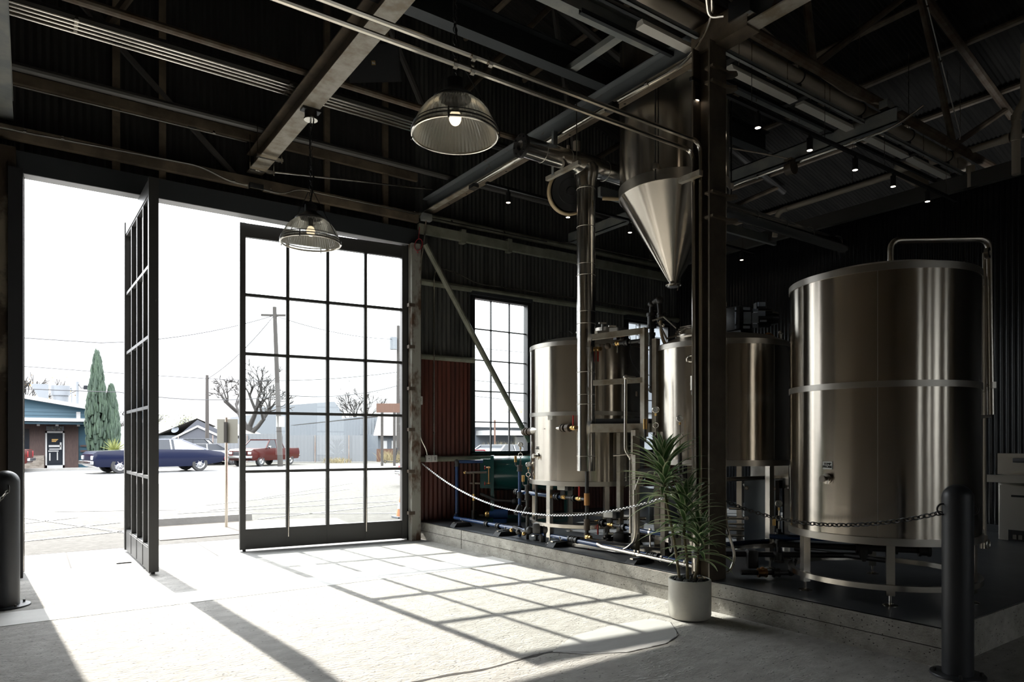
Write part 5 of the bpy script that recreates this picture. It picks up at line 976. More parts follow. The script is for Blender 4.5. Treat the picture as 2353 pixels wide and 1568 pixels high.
def chain(label, pts, L=.040, wr=.0042, m='chain', fat=.55):
    P = [Vector(p) for p in pts]; b = MB(); acc = [0]
    for i in range(1, len(P)): acc.append(acc[-1]+(P[i]-P[i-1]).length)
    def at(s_):
        for i in range(1, len(P)):
            if acc[i] >= s_: return P[i-1].lerp(P[i], (s_-acc[i-1])/max(acc[i]-acc[i-1], 1e-9))
        return P[-1]
    pitch = L*.78; n = int(acc[-1]/pitch)
    for k in range(n):
        a = at(k*pitch); c_ = at((k+1)*pitch); mid = (a+c_)/2; d = (c_-a).normalized(); s1 = d.cross(Vector((0, 0, 1))); s1 = s1.normalized() if s1.length > .05 else Vector((1, 0, 0)); s2 = d.cross(s1).normalized()
        q = s1*cos(pi/4)+s2*sin(pi/4) if k % 2 else s1*cos(pi/4)-s2*sin(pi/4)
        b.tube([mid + d*(L/2*cos(2*pi*j/12)) + q*(L*fat/2*sin(2*pi*j/12)) for j in range(12)], wr, 5, closed=True)
    return tag(b.build('barrier_chain', m), label, 'chain')
def sag(a, c_, dz, n=40): a = Vector(a); c_ = Vector(c_); return [a.lerp(c_, k/n) - Vector((0, 0, dz*4*(k/n)*(1-k/n))) for k in range(n+1)]
def para(a, mid, c_, n=60):                      # quadratic through the lowest point
    a = Vector(a); c_ = Vector(c_); t0 = mid[0]; out = []
    for k in range(n+1):
        t = k/n; z = (a.z*((t-t0)*(t-1))/((0-t0)*(0-1)) + mid[1]*((t)*(t-1))/((t0)*(t0-1)) + c_.z*(t*(t-t0))/(1*(1-t0))); p = a.lerp(c_, t); out.append(Vector((p.x, p.y, z)))
    return out
chain('bright steel chain sagging from the rusty door jamb to the brown column', para((4.865, 9.27, 1.165), (.60, .655), (4.93, 3.99, 1.13)), .032, .0036)
chain('black chain hanging between the brown column and the right bollard', para((5.15, 3.93, .955), (.50, .86), (4.80, 1.99, 1.045)), .052, .0045, 'chainblk', .62)
chain('bright steel chain hanging from the left bollard out of the picture', para((-.165, 7.60, 1.06), (.62, .44), (-1.9, 7.3, .98)), .040, .005)
# plant
PX, PY = 4.59, 3.88
t = thing('potted_plant', 'tall potted plant with three striped leaf heads on canes, before the column', 'plant', (PX, PY, 0))
b = MB(); b.lathe([(.001, .0), (.150, .0), (.170, .012), (.178, .04), (.178, .325), (.172, .332), (.160, .332), (.158, .28)], (PX, PY, 0), 64); b.build('pot', 'pot', t)
b = MB(); b.lathe([(.159, .295), (.10, .312), (.04, .325), (.001, .325)], (PX, PY, 0), 40)
for k in range(90):
    a = random.uniform(0, 2*pi); r = .15*sqrt(random.random()); b.sphere((PX+r*cos(a), PY+r*sin(a), .305+.03*(1-r/.15)+random.uniform(0, .02)), random.uniform(.012, .026), 6, 4)
b.build('moss', 'soil', t)
MB().lathe([(.001, .0), (.03, .004), (.04, .012)], (PX+.05, PY-.09, .335), 12).build('dry_leaf', 'hose_beige', t)
heads = [((4.50, 3.91, .32), (4.41, 3.985, 1.02), (4.385, 4.0, 1.36), 78, .42), ((4.54, 3.86, .32), (4.505, 3.87, .72), (4.515, 3.86, 1.02), 58, .38), ((4.575, 3.83, .32), (4.60, 3.80, .50), (4.60, 3.79, .76), 40, .33)]
R_ = Vector((.8171, -.5764, 0)); Fw = Vector((.5764, .8171, 0))
for (p0, p1, p2, nl, ll) in heads:
    p0, p1, p2 = Vector(p0), Vector(p1), Vector(p2); mid = p0.lerp(p1, .5)+Vector((.008, -.006, 0))
    b = MB(); b.tube([p0, mid, p1, p2], [.0125, .0115, .011, .006], 10); b.build('cane', 'cane', t)
    b = MB()
    for k in range(nl):
        f = k/nl; a = k*2.39996+random.uniform(-.25, .25); base = p1.lerp(p2, f) + Vector((0, 0, random.uniform(-.03, .03)))
        el = radians(-5+80*f+random.uniform(-10, 12)); L_ = ll*random.uniform(.75, 1.1)*(1 if f < .85 else .75); W_ = random.uniform(.020, .029)
        dh = Vector((cos(a), sin(a), 0)); side = Vector((-sin(a), cos(a), 0)); pts = []; q = base.copy(); e = el; N_ = 9; sagk = random.uniform(.5, 1.05)
        for j in range(N_+1): pts.append((q.copy(), e)); q = q + (dh*cos(e)+Vector((0, 0, sin(e))))*(L_/N_); e -= sagk*.16*(.35+j/N_)
        V = []; F = []; MI = []
        for j, (q, e) in enumerate(pts):
            s_ = j/N_; w_ = W_*(min(1, .42+2.2*s_) if s_ < .3 else (1-((s_-.3)/.7)**1.9))+.0006; nrm = Vector((0, 0, 1))*cos(e)-dh*sin(e)
            for u_, lift in ((-1, .30), (-.68, .16), (0, 0), (.68, .16), (1, .30)): V.append(q+side*(w_*u_)+nrm*(w_*lift))
        for j in range(N_):
            for i in range(4): F.append((j*5+i, j*5+i+1, (j+1)*5+i+1, (j+1)*5+i)); MI.append(1 if i in (0, 3) else 0)
        o0 = len(b.v); b.v += [tuple(v) for v in V]; b.f += [tuple(i+o0 for i in f_) for f_ in F]; b.mi += MI
    b.build('foliage', ['leaf', 'leafedge'], t, ang=80)

# ================================================================== OUTSIDE: THE STREET
def wheel(parent, x, y, r, wd=.22, m='chrome', ny=-1):
    o = MB().lathe([(r*.62, -wd/2), (r*.95, -wd/2), (r, -wd*.35), (r, wd*.35), (r*.95, wd/2), (r*.62, wd/2)], (x, y, r), 32, axis=(0, 1, 0)).build('wheel', 'tyre', parent)
    b = MB(); b.lathe([(.001, .02), (r*.2, .03), (r*.28, .0), (r*.5, -.03), (r*.62, .01), (r*.66, .0)], (x, y+ny*wd*.42, r), 28, axis=(0, ny, 0))
    for k in range(6): a = k*pi/3; b.bar((x+r*.12*cos(a), y+ny*(wd*.42+.012), r+r*.12*sin(a)), (x+r*.6*cos(a), y+ny*(wd*.42+.012), r+r*.6*sin(a)), .03, .02, up=(0, 1, 0))
    b.build('hub_cap', m, o)
def loft(b, secs, mi=0):            # secs: list of (x, [(y,z)...]) rings of equal count
    n = len(secs[0][1]); o = len(b.v)
    for x, ring in secs: b.v += [(x, y, z) for y, z in ring]
    for i in range(len(secs)-1):
        for k in range(n): b.f.append((o+i*n+k, o+i*n+(k+1) % n, o+(i+1)*n+(k+1) % n, o+(i+1)*n+k)); b.mi.append(mi)
    b.f.append(tuple(o+k for k in range(n))); b.f.append(tuple(o+(len(secs)-1)*n+k for k in range(n))); b.mi += [mi, mi]
def bodyring(w, z0, z1, tuck=.06): h = w/2; return [(-h+tuck, z0), (h-tuck, z0), (h, z0+(z1-z0)*.35), (h, z0+(z1-z0)*.65), (h-tuck*.8, z1), (-h+tuck*.8, z1), (-h, z0+(z1-z0)*.65), (-h, z0+(z1-z0)*.35)]
def place(t, rz, loc): t.location = loc; t.rotation_euler.z = rz
def car(label, cat, loc, rz, body, cabin, paint, roofm, wx, wr, W, S=1., group=None, name='car', tail=None, grill=False):
    """built at the origin pointing along -X, then set down on the road; body and cabin are lists of (x, z0, z1, width)"""
    t = thing(name, label, cat, (0, 0, 0), group)
    b = MB(); loft(b, [(x*S, bodyring(w*S, z0*S, z1*S)) for x, z0, z1, w in body]); b.build('body', paint, t, ang=28)
    if cabin:
        xs, zb, zt = cabin['x'], cabin['zb'], cabin['zt']; w0, w1 = cabin['w']
        def cab(b, x0, x1, x2, x3, sh, za, zc): b.add([(p*S, s_*w_*S/2, z*S) for (p, z, w_) in ((x0, za, w0-sh), (x3, za, w0-sh), (x2, zc, w1-sh), (x1, zc, w1-sh)) for s_ in (-1, 1)], [(0, 1, 3, 2), (2, 3, 5, 4), (4, 5, 7, 6), (6, 7, 1, 0), (0, 2, 4, 6), (1, 7, 5, 3)])
        b = MB(); cab(b, *xs, 0, zb, zt); b.build('windows', 'darkglass', t)
        b = MB(); b.box((xs[1]-.04)*S, (xs[2]+.04)*S, -w1/2*S, w1/2*S, (zt-.03)*S, (zt+.04)*S)
        for s_ in (-1, 1):
            for (xa, xb) in ((xs[0], xs[1]), (xs[3], xs[2])): b.bar((xa*S, s_*w0/2*S, zb*S), (xb*S, s_*w1/2*S, zt*S), .07*S, .05*S)
            for xm in cabin.get('pillars', ()): b.bar((xm*S, s_*w0/2*S, zb*S), (xm*S, s_*w1/2*S, zt*S), .07*S, .04*S)
        if cabin.get('pale_top'): b.add([(p*S, s_*w_*S/2*1.01, z*S) for (p, z, w_) in ((cabin['pale_top'], zb, w0), (xs[3]+.1, zb, w0), (xs[2], zt, w1), (cabin['pale_top'], zt, w1)) for s_ in (-1, 1)], [(0, 2, 4, 6), (1, 7, 5, 3), (2, 3, 5, 4)])
        b.build('roof', roofm, t)
    for x in wx:
        for s_ in (-1, 1): wheel(t, x*S, s_*(W/2-.12)*S, wr*S, .22*S, ny=s_)
    x0 = body[0][0]; x1 = body[-1][0]; zf = body[0][1]
    b = MB(); b.rbox(((x0-.06)*S, 0, (zf+.12)*S), .14*S, W*.98*S, .16*S, .03*S); b.build('front_bumper', 'chrome', t)
    b = MB(); b.rbox(((x1+.06)*S, 0, (zf+.14)*S), .14*S, W*.98*S, .16*S, .03*S); b.build('rear_bumper', 'chrome', t)
    zt_ = body[0][2]
    for s_ in (-1, 1):
        MB().rbox(((x0+.0)*S, s_*W*.38*S, (zt_-.16)*S), .08*S, .26*S, .18*S, .02*S).build('head_light', 'headlight', t); MB().rbox(((x1-.02)*S, s_*W*.42*S, (body[-1][2]-.22)*S), .08*S, .20*S, (tail or .16)*S, .02*S).build('tail_light', 'taillight', t)
    if grill:
        b = MB(); b.rbox(((x0-.02)*S, 0, (zt_-.22)*S), .08*S, W*.52*S, .34*S, .02*S)
        o = b.build('grille', 'charcoal', t); b = MB()
        for k in range(3): b.box((x0-.08)*S, (x0-.05)*S, -W*.26*S, W*.26*S, (zt_-.36+.12*k)*S, (zt_-.32+.12*k)*S)
        b.build('grille_bar', 'chrome', o)
        for s_ in (-1, 1): MB().rbox((cabin['x'][0]*S+.25*S, s_*(W/2+.12)*S, (cabin['zb']+.10)*S), .10*S, .18*S, .18*S, .03*S).build('side_mirror', 'chrome', t)
    place(t, rz, loc); return t
# passing sedan
sedan = [(-2.75, .36, .86, 1.80), (-2.6, .30, .98, 1.95), (-1.2, .26, 1.04, 2.02), (-.4, .25, 1.06, 2.02), (1.2, .25, 1.04, 2.02), (2.0, .30, 1.02, 2.0), (2.75, .42, .92, 1.92), (2.95, .50, .82, 1.85)]
car('long dark blue classic sedan with a pale roof driving past on the street', 'car', (5.05, 38.1, -.002), radians(10), sedan, dict(x=(-.95, -.25, 1.0, 2.05), zb=1.03, zt=1.50, w=(1.86, 1.42), pillars=(.45,), pale_top=.6), 'navy', 'pale_top', (-1.72, 1.72), .36, 2.0, 1.06)
pick = [(-2.85, .55, 1.10, 1.85), (-2.7, .42, 1.20, 2.0), (-1.2, .40, 1.28, 2.05), (.75, .40, 1.26, 2.05), (.78, .40, 1.26, 2.05), (2.85, .48, 1.26, 2.03), (2.92, .55, 1.22, 2.0)]
pcab = dict(x=(-1.30, -.62, .72, .95), zb=1.24, zt=1.86, w=(1.92, 1.60), pillars=(.05,))
car('maroon pickup truck facing left, parked outside the barn door leaf', 'truck', (12.05, 44.0, 0), radians(40), pick, pcab, 'maroon', 'maroon', (-1.85, 1.75), .40, 2.0, .86, name='pickup_truck', grill=True)
car('dark red pickup truck seen from behind before the pale metal building', 'truck', (22.6, 55.6, 0), radians(205), pick, pcab, 'darkred', 'darkred', (-1.85, 1.75), .40, 2.0, .90, name='pickup_truck', tail=.3)
car('red pickup truck cut off by the left door jamb across the street', 'truck', (-2.55, 41.9, 0), radians(-8), pick, pcab, 'maroon', 'maroon', (-1.85, 1.75), .40, 2.0, .88, name='pickup_truck', tail=.34)
suv = [(-2.3, .45, .95, 1.75), (-2.15, .36, 1.05, 1.9), (-1.1, .34, 1.12, 1.95), (2.1, .36, 1.12, 1.92), (2.3, .5, 1.05, 1.85)]
car('dark suv parked behind the blue sedan by the white fence', 'car', (8.95, 49.3, 0), radians(160), suv, dict(x=(-1.3, -.75, 1.9, 2.2), zb=1.1, zt=1.66, w=(1.8, 1.5), pillars=(.0, 1.0)), 'charcoal', 'charcoal', (-1.45, 1.4), .36, 1.9, .98, name='suv')
hat = [(-2.1, .42, .80, 1.65), (-1.95, .34, .92, 1.78), (-1.0, .30, .98, 1.80), (1.7, .32, 1.0, 1.80), (2.1, .45, .92, 1.70)]
car('silver car parked behind the street sign', 'car', (9.3, 46.9, 0), radians(185), hat, dict(x=(-1.1, -.4, 1.0, 1.8), zb=.97, zt=1.40, w=(1.66, 1.36), pillars=(.3,)), 'silver', 'silver', (-1.3, 1.25), .32, 1.8, .95)
car('red car nose just showing at the right edge of the closed door leaf', 'car', (11.9, 20.3, 0), radians(-6), hat, dict(x=(-1.1, -.4, 1.0, 1.8), zb=.97, zt=1.40, w=(1.66, 1.36), pillars=(.3,)), 'palered', 'palered', (-1.3, 1.25), .32, 1.8, .85)
car('pale parked car outside the small window in the front wall', 'car', (17.2, 24.9, 0), radians(200), hat, dict(x=(-1.1, -.4, 1.0, 1.8), zb=.97, zt=1.40, w=(1.66, 1.36), pillars=(.3,)), 'silver', 'silver', (-1.3, 1.25), .32, 1.8, .95)
# teal corner building
t = thing('corner_shop', 'teal building with white flat roofs and an OPEN sign across the street', 'building', (0, 46.4, 0)); Y0 = 46.4
b = MB()
def wallsid(b, x0, x1, y, z0, z1, pitch=.16):
    n = int((z1-z0)/pitch); 
    for k in range(n): za = z0+(z1-z0)*k/n; zb = z0+(z1-z0)*(k+1)/n; b.add([(x0, y, za), (x1, y, za), (x1, y+.03, zb), (x0, y+.03, zb)], [(0, 1, 2, 3)])
b.box(-12, 2.7, Y0+.05, Y0+9, 0, 3.3); b.prism([(-12, 3.3), (2.7, 3.3), (2.7, 3.35), (-12, 5.8)], Y0+.05, Y0+9, 'xz'); wallsid(b, -12, 2.7, Y0, 2.4, 3.35); b.box(2.7, 4.25, Y0+1.2, Y0+9, 0, 3.0); wallsid(b, 2.7, 4.25, Y0+1.15, 0, 3.0); b.build('wall', 'teal', t, smooth=False)
b = MB(); b.box(-12, 2.25, Y0-.06, Y0+.1, 0, 2.48); b.build('wood_wall', 'wood', t)
b = MB(); b.prism([(-12, 5.85), (2.9, 3.32), (2.9, 3.52), (-12, 6.1)], Y0-.5, Y0+9, 'xz'); b.build('roof', 'trimwhite', t)
b = MB(); b.box(2.15, 4.5, Y0+.6, Y0+9, 2.98, 3.20); b.box(2.15, 2.35, Y0+.0, Y0+.2, 2.5, 3.2); b.build('rear_roof', 'trimwhite', t)
b = MB(); b.box(-12, 3.05, Y0-1.7, Y0+.1, 2.60, 2.78); b.build('porch_roof', 'trimwhite', t); b = MB(); b.box(-12, 2.9, Y0-1.5, Y0+.1, 2.45, 2.60); b.build('porch_soffit', 'teal', t)
for x in (.35, 1.2, 2.2): MB().cbox((x, Y0-1.1, 2.40), .14, .14, .10).build('porch_light', 'trimwhite', t)
b = MB(); b.box(.68, .76, Y0-.12, Y0-.05, 0, 2.08); b.box(1.50, 1.58, Y0-.12, Y0-.05, 0, 2.08); b.box(.68, 1.58, Y0-.12, Y0-.05, 1.98, 2.08); b.box(.68, 1.58, Y0-.12, Y0-.05, 0, .16); d_ = b.build('door', 'trimwhite', t)
MB().box(.76, 1.50, Y0-.10, Y0-.06, .16, 1.98).build('door_glass', 'darkglass', d_)
b = MB(); put_text(b, 'BAR', .26, (1.13, Y0-.115, 1.02), (0, -1, 0), .01); b.box(.84, 1.42, Y0-.112, Y0-.105, 1.18, 1.28); b.box(.85, 1.2, Y0-.112, Y0-.105, .90, .93) ; b.build('door_sticker', 'trimwhite', d_) if 0 else None
b = MB()
for x0, x1, z0, z1 in ((.84, 1.40, 1.18, 1.30), (.86, 1.44, 1.04, 1.10), (.82, 1.30, .93, .99), (1.22, 1.27, .45, .9), (.86, .92, .42, .85), (1.36, 1.44, 1.1, 1.45)): b.box(x0, x1, Y0-.112, Y0-.105, z0, z1)
b.build('door_poster', 'trimwhite', d_)
b = MB()
for k, z in enumerate((1.60, 1.54, 1.48)): b.box(.98, 1.28-.05*k, Y0-.112, Y0-.105, z, z+.03)
b.build('door_lettering', 'brass', d_)
b = MB(); b.box(.72, 1.55, Y0-.14, Y0-.06, 2.12, 2.36); s_ = b.build('open_sign', 'barnwall', t); b = MB(); put_text(b, 'OPEN', .26, (1.13, Y0-.145, 2.24), (0, -1, 0), .012); b.build('lettering', 'signback', s_)
b = MB(); b.box(-12, -.05, Y0-.09, Y0-.06, .9, 2.2); b.build('shop_window', 'darkglass', t)
b = MB(); b.box(-12, .62, Y0-.35, Y0-.05, 0, .72); b.build('stone_base', 'stone', t)
b = MB(); b.box(2.35, 3.0, Y0-.05, Y0+.0, .6, .7); b.box(2.35, 3.0, Y0-.05, Y0, .9, 1.0); b.box(2.35, 3.0, Y0-.05, Y0, 1.2, 1.3); b.build('slat_screen', 'wood', t)
b = MB(); b.cyl((1.5, Y0+3.5, 3.5), (1.5, Y0+3.5, 4.6), .42, n=24); b.cyl((1.5, Y0+3.5, 4.3), (1.5, Y0+3.5, 4.9), .50, n=24); b.prism([(0, 4.95), (.9, 4.95), (.9, 3.9), (.5, 3.9)], Y0+3.2, Y0+3.3, 'xz'); b.cyl((2.05, Y0+3, 3.5), (2.05, Y0+3, 4.8), .03, n=8); b.build('roof_vent', 'metalwall', t)
t = thing('flood_light', 'grey pole with two flood lights on the roof of the teal building', 'light', (2.3, 48.6, 3.4)); MB().tube([(2.3, 48.6, 3.4), (2.3, 48.6, 5.1)], .08, 10).build('pole', 'metalwall', t)
for k, (x, z) in enumerate(((2.75, 4.75), (2.98, 4.86))): b = MB(); b.cbox((x, 48.4, z), .22, .2, .24, .4); b.tube([(2.3, 48.6, 5.05), (2.5, 48.5, 4.7), (x, 48.4, z)], .025, 6); b.build('lamp_head', 'charcoal', t)
# trees
def cypress(label, x, y, h, r):
    t = thing('cypress_tree', label, 'tree', (x, y, 0)); b = MB(); n = 900
    for k in range(n):
        f = random.random()**.8; a = random.uniform(0, 2*pi); pr = r*(min(1, .55+1.6*f) if f < .28 else (1-((f-.28)/.72)**1.5))+.04; rr = pr*random.uniform(.55, 1.0); p = Vector((x+rr*cos(a), y+rr*sin(a), .3+f*(h-.5))); L_ = random.uniform(.35, .7)*(.5 if f > .9 else 1)
        b.tube([p, p+Vector((cos(a)*.05, sin(a)*.05, L_*.5)), p+Vector((cos(a)*.03, sin(a)*.03, L_))], [.075, .065, .008], 5, caps=False)
    b.build('foliage', 'cypress', t, ang=180); MB().tube([(x, y, 0), (x, y, h*.6)], .12, 8).build('trunk', 'bark', t)
cypress('tall cypress in front of the teal building, taller of the pair', 3.0, 43.9, 6.5, .50); cypress('short cypress in front of the teal building, shorter of the pair', 3.69, 43.95, 4.66, .36)
def baretree(label, x, y, h, spread, seed, levels=5, m='twig', leaves=None, nleaf=0, r0=.28, fork=.22):
    rnd = random.Random(seed); t = thing('bare_tree' if not leaves else 'tree', label, 'tree', (x, y, 0)); b = MB(); tips = []
    def grow(p, d, L_, r, lv):
        q = p + d*L_; k1 = p + d*L_*.5 + Vector((rnd.uniform(-1, 1), rnd.uniform(-1, 1), rnd.uniform(-.5, .5)))*L_*.07
        r = max(r, .030); b.tube([p, k1, q], [r, max(r*.85, .028), max(r*.68, .026)], 5 if lv < 3 else 3, caps=False)
        if lv >= levels: tips.append(q); return
        for i in range(3 if lv in (0, 1, 2) else (3 if rnd.random() < .5 else 2)):
            a = rnd.uniform(0, 2*pi); tl = rnd.uniform(.35, .85)*spread; u = d.orthogonal().normalized(); v = d.cross(u); nd = (d*cos(tl)+(u*cos(a)+v*sin(a))*sin(tl)+Vector((0, 0, .12))).normalized()
            grow(p + d*L_*rnd.uniform(.7, 1), nd, L_*rnd.uniform(.62, .82), r*.58, lv+1)
    grow(Vector((x, y, 0)), Vector((rnd.uniform(-.08, .08), 0, 1)).normalized(), h*fork, r0, 0)
    b.build('branches', m, t, ang=180)
    if leaves:
        b = MB()
        for q in tips:
            for i in range(nleaf): p = q+Vector((rnd.gauss(0, .35), rnd.gauss(0, .35), rnd.gauss(0, .35))); s_ = rnd.uniform(.05, .11); u = Vector((rnd.gauss(0, 1), rnd.gauss(0, 1), rnd.gauss(0, 1))).normalized(); v = u.orthogonal().normalized(); b.add([p+u*s_, p+v*s_*.6, p-u*s_, p-v*s_*.6], [(0, 1, 2, 3)])
        b.build('foliage', leaves, t, smooth=False)
    return t
baretree('large spreading bare tree behind the barn door and the white fence', 15.6, 62, 13.0, 1.05, 5, 6, r0=.42)
baretree('bare tree with a few seed clusters at right, behind the metal building', 26.3, 62.6, 10.6, .75, 11, 5, leaves='bark', nleaf=1, r0=.2)
baretree('bare tree behind the teal building at the far left', .6, 66, 11.2, .8, 21, 5, leaves='autumn', nleaf=1, r0=.2)
baretree('small bare tree between the cypress pair and the open door leaf', 5.6, 70, 8.0, .95, 31, 5, r0=.2)
baretree('leafy olive tree left of the large bare tree, behind the grey house', 9.2, 74, 8.0, .9, 41, 4, leaves='olive', nleaf=8, r0=.2)
baretree('tree with orange leaves seen through the small window', 36.2, 50.5, 7.6, .8, 51, 4, leaves='autumn', nleaf=14, r0=.2)
baretree('leafy tree behind the tan roof of the grey house', 13.4, 75, 7.0, .9, 61, 4, leaves='olive', nleaf=8, r0=.2)
# house, fence, metal buildings
t = thing('grey_house', 'small grey house with a tan gabled roof behind the parked suv', 'house', (10.8, 62, 0)); a = Vector((.817, -.576, 0)); rz_ = atan2(a.y, a.x)
def hl(u, v, z): q = Vector((10.3, 60.0, 0)) + a*u + Vector((.576, .817, 0))*v; return (q.x, q.y, z)
b = MB(); b.cbox(hl(0, 3, 1.0), 5.0, 6, 2.0, rz_); b.build('wall', 'barnwall', t)
b = MB(); b.add([hl(-2.8, -.4, 1.85), hl(-2.8, 6, 1.85), hl(1.0, 6, 3.35), hl(1.0, -.4, 3.35), hl(4.2, -.4, 2.0), hl(4.2, 6, 2.0)], [(0, 1, 2, 3), (3, 2, 5, 4)]); b.build('roof', 'rooftan', t)
b = MB(); b.add([hl(-.6, -.35, 1.9), hl(1.0, -.35, 3.25), hl(3.6, -.35, 2.0), hl(3.6, -.35, 1.8)], [(0, 1, 2, 3)]); b.add([hl(-.6, -.9, 1.75), hl(1.3, -.9, 2.65), hl(3.4, -.9, 1.75)], [(0, 1, 2)]); b.build('gable', 'housegrey', t)
b = MB(); b.bar(hl(-.7, -.95, 1.72), hl(1.3, -.95, 2.70), .12, .14); b.bar(hl(1.3, -.95, 2.70), hl(3.5, -.95, 1.72), .12, .14); b.build('barge_board', 'trimwhite', t)
for u in (-1.6, -.9): MB().cbox(hl(u, -.05, 1.25), .3, .06, .9, rz_).build('window', 'trimwhite', t)
b = MB(); b.lathe([(.001, 0), (.25, .08), (.30, .14)], hl(-.7, -.4, 2.35), 20, axis=(-.5, -.6, .6)); b.build('satellite_dish', 'barnwall', t)
t = thing('metal_fence', 'long white corrugated metal fence behind the parked vehicles', 'fence', (14, 49, 0))
b = MB(); f0 = Vector((7.6, 54.0, 0)); f1 = Vector((19.8, 46.4, 0)); fd = (f1-f0).normalized(); corr(b, f0, fd, (f1-f0).length, lambda s_: (0, 0, .05), lambda s_: (0, 0, 1.72 if s_ < 5.5 else (2.05 if s_ < 9 else 1.95)), Vector((-fd.y, fd.x, 0)), .26, .02, 6); b.build('sheet', 'fence', t)
b = MB()
for k in range(6): q = f0.lerp(f1, (k+.5)/6)+Vector((-fd.y, fd.x, 0))*-.06; b.tube([q, q+Vector((0, 0, 1.95))], .04, 6)
b.build('fence_posts', 'barnroof', t)
t = thing('metal_building', 'tall pale corrugated metal building behind the white fence', 'building', (21, 55, 0)); b = MB(); g0 = Vector((17.0, 54.9, 0)); g1 = Vector((23.2, 50.6, 0)); gd_ = (g1-g0).normalized(); gn = Vector((-gd_.y, gd_.x, 0))
corr(b, g0, gd_, (g1-g0).length, lambda s_: (0, 0, 0), lambda s_: (0, 0, 2.75+.10*s_), gn, .25, .02, 6); b.build('wall', 'metalwall', t); b = MB(); b.prism([(0, 2.8), (7.5, 3.6), (7.5, 3.7), (0, 2.9)], 0, 6, 'xz'); b.v = [tuple(g0 + gd_*v[0] + gn*v[1] + Vector((0, 0, v[2]))) for v in b.v]; b.build('roof', 'metalwall', t)
t = thing('large_shed', 'pale distant building with a grey roof behind the bare trees', 'building', (25, 78, 0)); b = MB(); b.prism([(19.5, 0), (29.5, 0), (29.5, 5.0), (28.6, 6.1), (20.4, 5.2), (19.5, 4.4)], 76, 86, 'xz'); b.build('body', 'metalwall', t)
t = thing('barn_shed', 'low metal shed with a rusty roof at the right edge of the door leaf', 'building', (23, 48, 0)); b = MB(); b.box(21.6, 25.2, 48.3, 53, 0, 2.05); b.build('wall', 'barnwall', t); b = MB(); b.add([(21.0, 47.8, 1.95), (25.3, 47.8, 1.95), (25.3, 50.8, 3.6), (22.6, 50.5, 3.6)], [(0, 1, 2, 3)]); b.build('roof', 'barnroof', t)
for x in (21.9, 22.7, 23.5): MB().box(x, x+.4, 48.2, 48.3, .95, 1.55).build('window', 'trimwhite', t)
b = MB(); b.box(20.9, 25.2, 46.9, 47.0, 0, .95); b.build('board_fence', 'brick', t)
# street furniture
t = thing('billboard', 'brown billboard on two posts behind the right edge of the door leaf', 'sign', (17.95, 38.8, 0)); b = MB(); q0 = Vector((17.42, 39.15, 0)); q1 = Vector((18.75, 38.15, 0)); dq = (q1-q0).normalized()
b.cbox((q0+q1)/2+Vector((0, 0, 3.56)), (q1-q0).length, .15, .56, atan2(dq.y, dq.x)); b.build('panel', 'brick', t)
for k in (.2, .66): q = q0.lerp(q1, k); MB().tube([q, q+Vector((0, 0, 3.3))], .09, 8).build('post', 'pole', t)
def upole(label, x, y, h, r, arm=None, tr=None, lean=0):
    t = thing('utility_pole', label, 'pole', (x, y, 0)); MB().tube([(x, y, 0), (x+lean, y, h)], [r, r*.72], 10).build('post', 'pole', t)
    if arm: b = MB(); b.bar((x+lean-.85*.8, y+.5*.8, h-.5), (x+lean+.85*.8, y-.5*.8, h-.5), .10, .12); b.build('crossarm', 'pole', t)
    if tr:
        b = MB(); b.cyl((x-.45, y-.1, tr), (x-.45, y-.1, tr+.9), .26, n=16); b.build('transformer', 'metalwall', t)
    return t
p1 = upole('leaning wooden utility pole in front of the large bare tree', 12.35, 41.8, 9.6, .16, True, lean=-.35); MB().cbox((12.3, 41.62, 2.7), .5, .03, .65, -.6).build('notice', 'signback', p1)
upole('pale utility pole with transformer at the right edge of the door leaf', 22.05, 45.7, 10.0, .17, None, 8.2)
upole('dark utility pole in front of the grey house roof', 10.55, 53.6, 6.35, .15)
for k, (lb, pts) in enumerate((('highest overhead wire across the opening', [(-25, 41, 7.6), (3, 41.5, 6.65), (12.0, 41.9, 9.1)]), ('middle overhead wire crossing behind the cypress', [(-25, 43, 5.4), (4, 43, 4.2), (13, 42.5, 4.35), (22, 45.7, 5.6), (45, 44, 4.6)]), ('upper thin overhead wire behind the trees', [(-25, 50, 7.4), (10.6, 53.6, 6.1), (22, 46, 6.6), (45, 40, 6.0)]), ('overhead wire slanting up to the leaning pole', [(10.6, 53.6, 6.1), (12.0, 41.9, 9.1), (22.0, 45.7, 9.0), (50, 42, 9)]))):
    out = []
    for i in range(len(pts)-1): out += sag(pts[i], pts[i+1], .35, 10)[:-1]
    b = MB(); b.tube(out+[Vector(pts[-1])], .022, 5); tag(b.build('overhead_wire', 'wire'), lb, 'wire')
t = thing('street_sign', 'back of a pale street sign on a grey post between the door leaves', 'sign', (2.80, 12.64, 0))
MB().tube([(2.80, 12.64, 0), (2.80, 12.64, 1.92)], .026, 12).build('post', 'galv', t)
sx_ = Vector((.817, -.576, 0)); b = MB(); b.cbox((2.815, 12.62, 1.68), .36, .012, .42, atan2(-.576, .817)); b.build('panel', 'signback', t); b = MB(); b.cbox((2.78, 12.60, 1.66), .05, .03, .36, atan2(-.576, .817)); b.build('bracket', 'iron', t)
b = MB(); b.prism([(-.09, 0), (.09, 0), (.06, .125), (-.06, .125)], 1.35, 3.44, 'yz'); b.v = [(v[0], 13.52+v[1]*1.0, v[2]) for v in b.v]
tag(b.build('wheel_stop', 'walk'), 'concrete wheel stop lying on the parking lot behind the street sign', 'wheel stop')
